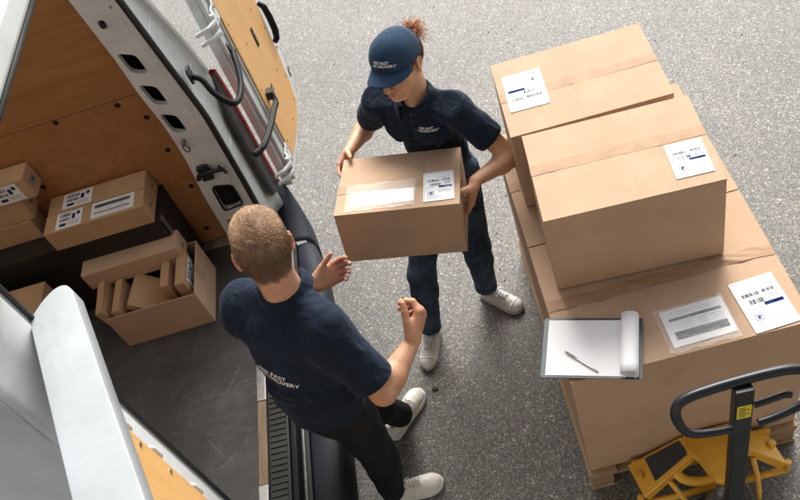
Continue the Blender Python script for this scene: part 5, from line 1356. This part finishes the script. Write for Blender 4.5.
# ------------------------------------------------------------------ the man, seen from behind
def man():
    ctr = np.array((-.75, 1.75, 0))
    root = None
    R_ = nrm((.82, -.57, 0)); Fw = nrm((.57, .82, 0))
    Ls, Rs = np.array((-.918, 1.862, 1.405)), np.array((-.632, 1.662, 1.405)); Le, Re = np.array((-.925, 2.07, 1.13)), np.array((-.522, 1.535, 1.125))
    Lw, Rw = np.array((-.730, 2.083, 1.135)), np.array((-.385, 1.690, 1.15))
    neck = np.array((-.738, 1.79, 1.50)); hc = np.array((-.735, 1.830, 1.675))
    parts = []
    # head
    f = nrm((-.27, .93, -.26)); A = frame(f, (.10, .03, 1)); sc = 1.19
    Vl, W, F, col = head_mesh(hc, A, sc, neck-np.array((0, 0, .04)), .060, False)
    P = Vl/sc
    # hair region: nape, round the ears, temples, forehead
    x, y, z = np.abs(P[:, 0]), P[:, 1], P[:, 2]
    line = np.where(y < -.03, -.074+.5*np.maximum(0, x-.03), np.where(y < .02, -.028+.9*(y+.03), .022+.55*(y-.02)+.02))
    ear = (((P[:, 1]+.010)/.026)**2+((P[:, 2]+.008)/.036)**2 < 1) & (x > .066)
    jit = vnoise(P, 60, 4)*.006+vnoise(P, 160, 5)*.004; hm = (z > line+jit) & (~ear) & (y < .088)
    col[:, 1] = np.clip((z-line-jit*2)/.022, 0, 1)*np.where(hm, .80, 0)
    parts.append((W, F, col))
    # arms with hands
    def rh(fl): hand(fl, Rw, (.42, .62, .42), (-.80, .36, .10), 1, [(.75, .95, .5), (1.0, 1.05, .6), (1.15, 1.1, .7), (1.2, 1.2, .8)], thumb=(.55, .85, .35), tc=(.25, .3), sc=1.22, r0=.0100)
    def lh(fl): hand(fl, Lw, (.90, .30, .06), (.25, -.60, .45), -1, [(.35, .50, .35), (.45, .55, .4), (.55, .65, .4), (.65, .70, .45)], spread=(.08, .01, -.06, -.13), thumb=(.55, .85, .15), tc=(.15, .1), sc=1.12, r0=.0098)
    for s_, e_, w_, ha in ((Rs, Re, Rw, rh), (Ls, Le, Lw, lh)):
        V, F2 = arm_mesh(s_+(e_-s_)*.35, e_, w_, .050, .047, .0285, ha)
        c = black(len(V)); d = np.minimum(1, np.linalg.norm(V-w_, axis=1)/.05); hd = ((V-w_)@nrm(w_-e_)); c[:, 0] = np.clip((hd-.03)/.12, 0, .38)+.1*np.clip(vnoise(V, 35, 3), 0, 1)
        parts.append((V, F2, c))
    # hidden trunk and legs so that the body is whole
    fl = Field((-1.02, 1.45, .06), (-.50, 2.16, 1.48), .009)
    pel = np.array((-.790, 1.690, .93))
    fl.econe(pel, neck-np.array((0, 0, .17)), (.12, .075), (.13, .07), R_, .04); fl.cone(Ls-np.array((0, 0, .02)), Rs-np.array((0, 0, .02)), .035, .035, .03)
    hips = [np.array((-.718, 1.635, .90)), np.array((-.850, 1.735, .90))]; knees = [np.array((-.705, 1.625, .50)), np.array((-.735, 1.885, .50))]; ank = [np.array((-.765, 1.668, .095)), np.array((-.672, 2.035, .095))]
    for a, b, c in zip(hips, knees, ank): fl.cone(a, b, .065, .045, .03); fl.cone(b, c, .045, .033, .02)
    V, F2 = fl.mesh(); parts.append((V, F2, black(len(V))))
    V, F2, C = join(parts)
    me = to_mesh('person_body', V-ctr, F2, C); root = obj('person', me, M['skin_m'], None, True, tuple(ctr))
    tag(root, 'man with short hair seen from behind in a navy polo shirt, arms reaching out', 'person')
    bpy.context.view_layer.update()
    # hair strands
    n = 34000; Pr, Nn = sample_surface(W, F, hm, n); loc = (Pr-hc)@A.T/sc; nl = Nn@A.T
    whorl = np.array((.012, -.070, .100)); fl_ = loc-whorl; fl_ -= nl*(fl_*nl).sum(1)[:, None]; fl_ /= np.linalg.norm(fl_, axis=1)[:, None]+1e-6
    fl_ *= np.where(loc[:, 2] > .06, .5, 1.)[:, None]; fl_[:, 1] += np.where(loc[:, 2] > .06, .9, 0); fl_[:, 2] += np.where(loc[:, 2] < .06, -.9, 0); fl_[:, 0] += np.where(loc[:, 2] > .06, .25, 0)
    topness = np.clip((loc[:, 2]-.0)/.09, 0, 1)
    low = np.clip((loc[:, 2]+.075)/.06, .25, 1); ln = (.0050+.016*topness+rng.random(n)*.005)*low; swirl = vnoise(loc*np.array((1, 1, 1)), 28, 6)[:, None]*np.cross(nl, fl_)*.9; fl_ = fl_+swirl; dirs = nl*(.55-.15*topness)[:, None]+fl_*.75+rng.normal(size=(n, 3))*.30; dirs /= np.linalg.norm(dirs, axis=1)[:, None]
    d3 = dirs@A; cv = np.clip(.15+.60*topness**1.2+.30*vnoise(loc, 22, 9)*topness+.15*(loc[:, 1] > .02)+rng.normal(size=n)*.20, 0, 1)  # strands paler towards the top: blond tone plus painted crown light
    bend = -(nl@A)*12.0
    Vh, Fh, Ch = strands(Pr-Nn*.0006, d3, ln, .00052, cv, bend, 3)
    place(obj('hair', to_mesh('hair', Vh, Fh, Ch), M['hair_m']), root)
    # fine hair on the forearms
    vs, fs, cs, o_ = [], [], [], 0
    for (V_, F_, c_), e_, w_ in zip(parts[1:3], (Re, Le), (Rw, Lw)):
        ax = nrm(w_-e_); t = (V_-e_)@ax/np.linalg.norm(w_-e_); mk = (t > -.1) & (t < 1.0)
        Pq, Nq = sample_surface(V_, F_, mk, 1500); dq = Nq*.35+ax*.9+rng.normal(size=Pq.shape)*.3; dq /= np.linalg.norm(dq, axis=1)[:, None]
        a_, b_, q_ = strands(Pq, dq, .006+.008*rng.random(len(Pq)), .00022, np.clip(.6+rng.normal(size=len(Pq))*.2, 0, 1), None, 2); vs.append(a_); fs.append(b_+o_); cs.append(q_); o_ += len(a_)
    place(obj('arm_hair', to_mesh('arm_hair', np.concatenate(vs), np.concatenate(fs), np.concatenate(cs)), M['hair_m']), root)
    # polo shirt
    fl = Field((-1.10, 1.36, .77), (-.40, 2.16, 1.58), .0042); k = .045
    low = pel+np.array((-.012, -.02, -.04)); waist = np.array((-.782, 1.698, 1.06)); chest = np.array((-.772, 1.740, 1.24)); upc = np.array((-.770, 1.757, 1.36))
    fl.econe(low, waist, (.192, .142), (.178, .130), R_, k); fl.econe(waist, chest, (.178, .130), (.198, .134), R_, k); fl.econe(chest, upc, (.198, .134), (.176, .108), R_, k)
    fl.cone(Ls, neck-np.array((0, 0, .035))-R_*.03, .066, .060, .05); fl.cone(Rs, neck-np.array((0, 0, .035))+R_*.03, .066, .060, .05)
    fl.cone(neck-np.array((0, 0, .06)), neck-np.array((0, 0, .01)), .078, .066, .03)
    for s1, s2 in ((Ls, Rs),): fl.cone(s1-Fw*.03-np.array((0, 0, .05)), s2-Fw*.03-np.array((0, 0, .05)), .075, .075, .05)
    for s_, e_ in ((Ls, Le), (Rs, Re)):
        ax = nrm(e_-s_); L_ = np.linalg.norm(e_-s_); end = s_+ax*L_*.80; fl.cone(s_, end, .074, .077, .05)
    folds = []
    r_ = random.Random(5); rp = Rs-np.array((0, 0, .09))+R_*.02; lp = Ls-np.array((0, 0, .09))-R_*.02
    for k_ in range(7):
        a = rp+Fw*r_.uniform(-.06, .02); folds.append((a, a+np.array((-.12-.10*r_.random(), -.02+.06*r_.random(), -.10-.20*r_.random())), .013, .0075))
        a = lp+Fw*r_.uniform(-.06, .02); folds.append((a, a+np.array((.10+.08*r_.random(), -.10-.06*r_.random(), -.12-.18*r_.random())), .013, .0065))
    for k_ in range(6):
        z = .90+.045*k_; a = waist*[1, 1, 0]+[0, 0, z]; folds.append((a-R_*.18-Fw*.10, a+R_*(.02+.1*r_.random())-Fw*.14+[0, 0, r_.uniform(-.05, .05)], .013, .0075))
        folds.append((a+R_*.20, a+R_*.04-Fw*.15+[0, 0, r_.uniform(-.06, .06)], .013, .008))
    for s_, e_ in ((Ls, Le), (Rs, Re)):
        ax = nrm(e_-s_)
        for k_ in range(5): c0 = s_+ax*(.05+.045*k_); q = nrm(np.cross(ax, [r_.uniform(-1, 1), r_.uniform(-1, 1), r_.uniform(-1, 1)])); folds.append((c0-q*.08, c0+q*.08+ax*r_.uniform(-.03, .05), .011, .0055))
    fl.displace(fold_fn([(a, b, w, am*2.4) for a, b, w, am in folds], .0062, 11, 2))
    # sleeve seam and hem lines
    for s_, e_ in ((Ls, Le), (Rs, Re)):
        ax = nrm(e_-s_); L_ = np.linalg.norm(e_-s_)
        def seam(Pp, s_=s_, ax=ax, L_=L_):
            t = (Pp-s_)@ax; r = np.linalg.norm(Pp-s_-t[:, None]*ax, axis=1); on = (r < .10)
            return on*(.0020*np.exp(-((t-.012)/.004)**2)+.0016*np.exp(-((t-L_*.80+.025-.062)/.003)**2)-.0012*(t > L_*.80-.025))
        fl.displace(seam)
        end = s_+ax*L_*.80
        sl, Q = fl.sub(end-.13, end+.13); d = ((Q[0]-end[0])*ax[0]+(Q[1]-end[1])*ax[1]+(Q[2]-end[2])*ax[2]-.012).astype(f32); r2 = (Q[0]-end[0])**2+(Q[1]-end[1])**2+(Q[2]-end[2])**2
        fl.D[sl] = np.where((r2 < .0144) & (d > -.015), np.maximum(fl.D[sl], d), fl.D[sl]); fl.cone(end-ax*.03, end+ax*.06, .062, .067, .002, 'sub')
    fl.cut(np.array((0, 0, .815)), (.0, .10, -1), .006); fl.cut(neck+np.array((0, 0, .012)), (0, .25, 1), .008)
    V, F2 = fl.mesh(); V = relax(V, F2, 2, .5)
    sh = place(obj('polo_shirt', to_mesh('polo_shirt', V, F2), M['navy'], None, True), root); tr = bvh(V, F2)
    collar('shirt_collar', sh, neck+np.array((.002, .004, -.008)), frame(nrm((.45, .88, 0)), (.0, .12, 1)), .069, M['navy'], up=.036, leaf=.044, gap=.35)
    sh.children[0].matrix_parent_inverse = Matrix.Identity(4) if False else sh.children[0].matrix_parent_inverse
    lg = put_logo('lettering', sh, .0215, (-.875, 1.63, 1.235), R_, (0.0, .05, 1), Fw, tr, .0022)
    lg.parent = sh; fixp(lg, sh)
    # jeans
    fl = leg_field(hips, knees, ank, .100, .069, .056, R_, pel, (.165, .125), 1.02, seed=4, amp=.0065)
    V, F2 = fl.mesh(); V = relax(V, F2, 2, .5); place(obj('jeans', to_mesh('jeans', V, F2), M['black_denim'], None, True), root)
    sneaker(root, (-.690, 2.045, 0), math.atan2(-.105, .125), .300, 'leather', (M['leather'], M['shoerub'], None))
    sneaker(root, (-.730, 1.680, 0), math.radians(-86), .300, 'leather', (M['leather'], M['shoerub'], None))
    return root
def fixp(o, parent):
    bpy.context.view_layer.update(); o.matrix_parent_inverse = parent.matrix_world.inverted()
man()
# ------------------------------------------------------------------ the woman with the carton
def woman():
    ctr = np.array((-.15, 2.72, 0))
    L_ = nrm((.84, -.54, 0)); Rt = -L_; Fw = nrm((-.54, -.84, 0))
    Rs, Ls = np.array((-.325, 2.800, 1.345)), np.array((-.020, 2.605, 1.345))
    Re, Rw = np.array((-.425, 2.965, 1.10)), np.array((-.520, 2.765, 1.150))
    Le, Lw = np.array((.150, 2.500, 1.095)), np.array((-.020, 2.372, 1.148))
    neck = np.array((-.160, 2.700, 1.415)); hc = np.array((-.185, 2.695, 1.575))
    parts = []
    f = nrm((-.55, -.80, .03)); A = frame(f, (-.05, .0, 1)); sc = 1.12
    Vl, W, F, col = head_mesh(hc, A, sc, neck-np.array((0, 0, .04)), .047, True)
    P = Vl/sc; x, y, z = np.abs(P[:, 0]), P[:, 1], P[:, 2]
    ear = (((P[:, 1]+.010)/.024)**2+((P[:, 2]+.008)/.034)**2 < 1) & (x > .062)
    hm = (z > np.where(y < -.02, -.06, np.where(y < .03, -.015+.5*(y+.02), .05))) & (~ear) & (y < .075)
    col[:, 1] = np.where(hm, .9, col[:, 1]); parts.append((W, F, col))
    # arms and hands round the carton
    def lh(fl):
        hand(fl, Lw, (-.40, -.02, -.90), (-.90, .12, .30), -1, [(.12, .22, .2), (.10, .25, .2), (.12, .28, .2), (.15, .30, .25)], spread=(.10, .02, -.08, -.20), thumb=(.35, .10, .85), tc=(.1, .15), sc=1.10, r0=.0086)
    def rh(fl):
        hand(fl, Rw, (-.50, -.80, -.22), (.85, -.45, .10), 1, [(.35, .30, .2), (.35, .35, .2), (.38, .38, .25), (.4, .4, .3)], spread=(.1, .0, -.12, -.25), thumb=(.55, .45, .75), tc=(.2, .2), sc=.97, r0=.0084)
    for s_, e_, w_, ha in ((Rs, Re, Rw, rh), (Ls, Le, Lw, lh)):
        V, F2 = arm_mesh(s_+(e_-s_)*.35, e_, w_, .043, .040, .0245, ha)
        c = black(len(V)); hd = ((V-w_)@nrm(w_-e_)); c[:, 0] = np.clip((hd-.05)/.16, 0, .25); parts.append((V, F2, c))
    pel = np.array((-.150, 2.775, .90))
    hips = [np.array((-.225, 2.815, .86)), np.array((-.078, 2.735, .86))]; knees = [np.array((-.395, 2.545, .46)), np.array((-.108, 2.625, .46))]; ank = [np.array((-.452, 2.480, .105)), np.array((-.122, 2.640, .105))]
    fl = Field((-.60, 2.38, .05), (.10, 2.98, 1.42), .009)
    fl.econe(pel, np.array((-.145, 2.80, 1.06)), (.10, .055), (.09, .05), Rt, .03); fl.econe(np.array((-.145, 2.80, 1.06)), np.array((-.155, 2.75, 1.26)), (.09, .05), (.10, .045), Rt, .03); fl.cone(Ls-Fw*.01, Rs-Fw*.01, .030, .030, .03)
    for a, b, c in zip(hips, knees, ank): fl.cone(a, b, .06, .04, .03); fl.cone(b, c, .04, .030, .02); 
    for b, c in zip(knees, ank): fl.cone(c, c+nrm(c-b)*.05+np.array((0, 0, 0)), .0300, .034, .02)
    V, F2 = fl.mesh(); parts.append((V, F2, black(len(V))))
    V, F2, C = join(parts); me = to_mesh('person_body', V-ctr, F2, C); root = obj('person', me, M['skin_w'], None, True, tuple(ctr))
    tag(root, 'woman in a blue cap and navy polo shirt looking down at the carton she carries', 'person')
    bpy.context.view_layer.update()
    # hair at the temples and nape under the cap
    n = 7000; Pr, Nn = sample_surface(W, F, hm & (z < .07), n); loc = (Pr-hc)@A.T/sc; nl = Nn@A.T
    d = np.stack([np.zeros(n), -np.ones(n), .55*np.ones(n)], 1); d -= nl*(d*nl).sum(1)[:, None]; d += nl*.15+rng.normal(size=(n, 3))*.12; d /= np.linalg.norm(d, axis=1)[:, None]
    v1, f1, c1 = strands(Pr, d@A, .016+.01*rng.random(n), .0006, np.clip(rng.normal(size=n)*.10+.02, 0, 1), None, 3)
    # curly bunched pony tail behind the cap: springy locks
    pc = hc+(np.array((-.012, -.118, .050))*sc)@A; Vs, Fs, Cs, o_ = [v1], [f1], [c1], len(v1)
    for q in range(900):
        dr = nrm(rng.normal(size=3)+np.array((0, .55, .55))@np.eye(3)*1.0); st = pc+rng.normal(size=3)*.012; Ln = .028+.040*rng.random(); r0 = .0040+.005*rng.random(); tw = 9+7*rng.random(); ph = rng.random()*6.28
        a1 = nrm(np.cross(dr, [.3, .2, .9])); a2 = np.cross(dr, a1); K = 16; t = np.arange(K)/(K-1); curl_ = 1.5*t*t*.02
        ctrp = st+dr*(t*Ln)[:, None]-np.array((0, 0, 1))*curl_[:, None]+a1*(np.cos(ph+t*tw)*r0*np.sqrt(t+.05))[:, None]+a2*(np.sin(ph+t*tw)*r0*np.sqrt(t+.05))[:, None]
        w = .0011*(1-.5*t); s_ = nrm(rng.normal(size=3)); Vq = np.stack([ctrp-s_*w[:, None], ctrp+s_*w[:, None]], 1).reshape(-1, 3)
        b = o_+2*np.arange(K-1); Vs.append(Vq); Fs.append(np.stack([b, b+1, b+3, b+2], 1)); cv = np.clip(.50+.6*t+rng.normal()*.15, 0, 1); cc = np.repeat(np.stack([cv, cv, cv, np.ones(K)], 1), 2, 0); Cs.append(cc); o_ += len(Vq)
    place(obj('hair', to_mesh('hair', np.concatenate(Vs), np.concatenate(Fs), np.concatenate(Cs)), M['hair_w']), root)
    # earring stud
    # cap
    S = sc
    fl = Field(np.array((-.105, -.13, -.02))*S, np.array((.105, .12, .15))*S, .003)
    fl.ell(np.array((0, -.008, .030))*S, (.083*S, .101*S, .097*S)); fl.ell(np.array((0, .03, .05))*S, (.072*S, .070*S, .074*S), None, .03)
    fl.cut(np.array((0, 0, .022))*S, (0, .08, -1), .003)
    def seams(Pp):
        p = Pp/S; a = np.arctan2(p[:, 0], p[:, 1]+.008); r = np.hypot(p[:, 0], p[:, 1]); d = np.zeros(len(p))
        for k_ in (0, 60, 120, 180, 240, 300):
            da = np.abs((a-math.radians(k_)+PI) % (2*PI)-PI)*r; d += .0016*np.exp(-(da/.0018)**2)*(r > .006)-.0008*np.exp(-((da-.004)/.0018)**2)
        return d+.0008*vnoise(Pp, 30, 8)+.0010*np.exp(-((p[:, 2]-.040)/.0015)**2)
    fl.displace(seams); fl.ell(np.array((0, -.010, .008))*S, (.077*S, .094*S, .090*S), None, .0, 'sub')
    V, F2 = fl.mesh(); V = relax(V, F2, 1, .4); Wc = V@A+hc
    cap = place(obj('cap', to_mesh('cap', Wc, F2), M['capblue'], None, True), root); cap['label'] = 'blue baseball cap with white lettering on its front'
    tc = bvh(Wc, F2)
    T_ = lambda p: tuple(np.array(p)*S@A+hc)
    mb = MB(); ring = [T_((.008*math.cos(a), -.008+.008*math.sin(a), .1285)) for a in [2*PI*k_/12 for k_ in range(12)]]
    mb.tube([T_((0, -.006, .124)), T_((0, -.006, .1275)), T_((0, -.006, .130))], [.0085, .008, .003], 14); b = mb.build('cap_button', M['capblue'], None, smooth=True); b.parent = cap; fixp(b, cap)
    # brim, curved down at the sides, with stitched rows
    def brim(u, v):     # u -1..1 across, v 0..1 outwards
        th = u*1.16; x0 = .083*math.sin(th)*1.01; y0 = -.010+.096*math.cos(th); z0 = .0300
        ln = .073*(1-abs(u)**3.2)**.62 if abs(u) < 1 else 0
        x = x0*(1+.10*v*(1-abs(u))); y = y0+ln*v; z = z0+.004*(1-v)-.018*v*v*.55-.026*(abs(x)/.083)**2*(.25+.75*v)+.0005*math.sin(v*50)
        return (x, y, z)
    rows = [[T_(brim(-1+2*i/36, j/20)) for i in range(37)] for j in range(21)]
    mb = MB(); mb.sheet(rows, flip=False); o = mb.build('cap_brim', M['capblue'], None, smooth=True, solid=.0035); o.parent = cap; fixp(o, cap)
    lg = put_logo('lettering', cap, .0108, T_((-.010, .14, .086)), -A[0]*-1 if False else nrm(-A[0])*1.0, nrm(A[2]*.85-A[1]*.35), nrm(-A[1]*.9-A[2]*.35), tc, .0014); lg.parent = cap; fixp(lg, cap)
    # polo shirt
    fl = Field((-.58, 2.36, .80), (.24, 3.02, 1.48), .004); k = .04
    waist = np.array((-.148, 2.785, 1.06)); chest = np.array((-.160, 2.745, 1.24)); upc = np.array((-.168, 2.722, 1.32))
    fl.econe(pel-np.array((0, 0, .05)), waist, (.160, .112), (.138, .094), Rt, k); fl.econe(waist, chest, (.138, .094), (.150, .098), Rt, k); fl.econe(chest, upc, (.150, .100), (.140, .082), Rt, k)
    for sx in (-1, 1): fl.ell(chest+Rt*.066*sx+Fw*.062+np.array((0, 0, .0)), (.064, .050, .058), np.stack([Rt, Fw, (0, 0, 1)]), .045)
    fl.cone(Ls, neck-np.array((0, 0, .030))-Rt*.025, .056, .046, .045); fl.cone(Rs, neck-np.array((0, 0, .030))+Rt*.025, .056, .046, .045)
    fl.cone(neck-np.array((0, 0, .06)), neck-np.array((0, 0, .01)), .066, .056, .03)
    for s_, e_, fr in ((Ls, Le, .54), (Rs, Re, .62)):
        ax = nrm(e_-s_); ll = np.linalg.norm(e_-s_); fl.cone(s_, s_+ax*ll*fr, .062, .067, .045)
    folds = []; r_ = random.Random(9)
    for s_, sx in ((Ls, -1), (Rs, 1)):
        ap = s_-np.array((0, 0, .075))-Rt*.02*sx
        for k_ in range(6): a = ap+Fw*r_.uniform(0, .06); folds.append((a, a-Rt*sx*(.07+.09*r_.random())+Fw*.03+np.array((0, 0, -.03-.14*r_.random())), .010, .0065))
        for k_ in range(3): a = s_+np.array((0, 0, .03))+Fw*.04; folds.append((a-Rt*sx*.01*k_, a-Rt*sx*(.05+.02*k_)+Fw*.05+np.array((0, 0, -.07-.03*k_)), .010, .0045))
    for k_ in range(8): z0 = .88+.05*k_; a = waist*[1, 1, 0]+[0, 0, z0]; folds.append((a+L_*.15, a+L_*.02+Fw*.10+[0, 0, r_.uniform(-.04, .05)], .011, .007))
    fl.displace(fold_fn([(a, b, w, am*2.3) for a, b, w, am in folds], .0042, 15, 12))
    # open placket: a shallow V at the throat
    pf = lambda Pp: .004*np.exp(-((((Pp-neck)@Rt))/(.006+.34*np.clip((Pp[:, 2]-1.335), 0, .1)))**2)*(Pp[:, 2] > 1.325)*(((Pp-neck)@Fw) > .02)+.0022*np.exp(-(((np.abs((Pp-neck)@Rt)-.017))/.002)**2)*(Pp[:, 2] < 1.36)*(Pp[:, 2] > 1.235)*(((Pp-neck)@Fw) > .0)
    fl.displace(pf)
    for s_, e_, fr in ((Ls, Le, .54), (Rs, Re, .62)):
        ax = nrm(e_-s_); ll = np.linalg.norm(e_-s_); end = s_+ax*ll*fr
        def seam(Pp, s_=s_, ax=ax, ll=ll, fr=fr):
            t = (Pp-s_)@ax; r = np.linalg.norm(Pp-s_-t[:, None]*ax, axis=1); return (r < .09)*(.0016*np.exp(-((t-.008)/.003)**2)+.0014*np.exp(-((t-ll*fr+.022-.05)/.0025)**2)-.001*(t > ll*fr+.030))
        fl.displace(seam)
        sl, Q = fl.sub(end-.12, end+.12); d = ((Q[0]-end[0])*ax[0]+(Q[1]-end[1])*ax[1]+(Q[2]-end[2])*ax[2]-.03).astype(f32); r2 = (Q[0]-end[0])**2+(Q[1]-end[1])**2+(Q[2]-end[2])**2
        fl.D[sl] = np.where((r2 < .0144) & (d > -.015), np.maximum(fl.D[sl], d), fl.D[sl]); fl.cone(end-ax*.03, end+ax*.08, .052, .060, .002, 'sub')
    fl.cut(np.array((0, 0, .85)), (0, 0, -1), .006); fl.cut(neck+np.array((0, 0, -.012))-Fw*0, (Fw[0]*.55, Fw[1]*.55, 1), .006)
    V, F2 = fl.mesh(); V = relax(V, F2, 2, .5); sh = place(obj('polo_shirt', to_mesh('polo_shirt', V, F2), M['navy'], None, True), root); tr = bvh(V, F2)
    collar('shirt_collar', sh, neck+np.array((0, 0, -.020))+Fw*.006, frame(Fw, (Fw[0]*.35, Fw[1]*.35, 1)), .062, M['navy'], up=.034, leaf=.048, gap=.42)
    for k_, (dz, dx) in enumerate(((1.345, .004), (1.308, .002), (1.268, .0))):
        o3 = neck*[1, 1, 0]+Rt*dx+Fw*.3+[0, 0, dz]; h_, n_, _, _ = tr.ray_cast(Vector(o3), Vector(-Fw), .6)
        if h_ is None: continue
        mb = MB(); mb.tube([h_-n_*.001, h_+n_*.0014, h_+n_*.002], [.0058, .0056, .004], 16); b = mb.build('button', M['button'], None, smooth=True); b.parent = sh; fixp(b, sh)
    lg = put_logo('lettering', sh, .0100, chest+L_*.078+Fw*.02+np.array((0, 0, .035)), L_, (0, 0, 1), -Fw, tr, .0014); lg.parent = sh; fixp(lg, sh)
    # jeans and shoes
    fl = leg_field(hips, knees, ank, .086, .064, .052, Rt, pel, (.150, .105), 1.0, seed=8, amp=.0055)
    V, F2 = fl.mesh(); V = relax(V, F2, 2, .5); jn = place(obj('jeans', to_mesh('jeans', V, F2), M['denim'], None, True), root)
    for b_, a_ in zip(knees, ank):      # turned-up hems
        dn = nrm(a_-b_); mb = MB(); u1 = nrm(np.cross(dn, [1, 0, 0])); u2 = np.cross(dn, u1)
        rows = [[tuple(a_+dn*t+(u1*math.cos(q)+u2*math.sin(q))*(.053+r)) for q in [2*PI*i/28 for i in range(29)]] for t, r in ((-.030, .000), (-.031, .005), (-.015, .0062), (.000, .005), (.001, .000), (-.01, -.001))]
        mb.sheet(rows); o = mb.build('turned_hem', M['denim'], None, smooth=True, solid=.002); o.parent = jn; fixp(o, jn)
    sneaker(root, (-.462, 2.455, 0), math.atan2(-.151, -.056)-math.radians(90), .265, 'canvas', (M['canvas'], M['shoerub'], M['trim']))
    sneaker(root, (-.095, 2.620, 0), math.atan2(-.184, .186)-math.radians(90), .265, 'canvas', (M['canvas'], M['shoerub'], M['trim']))
woman()
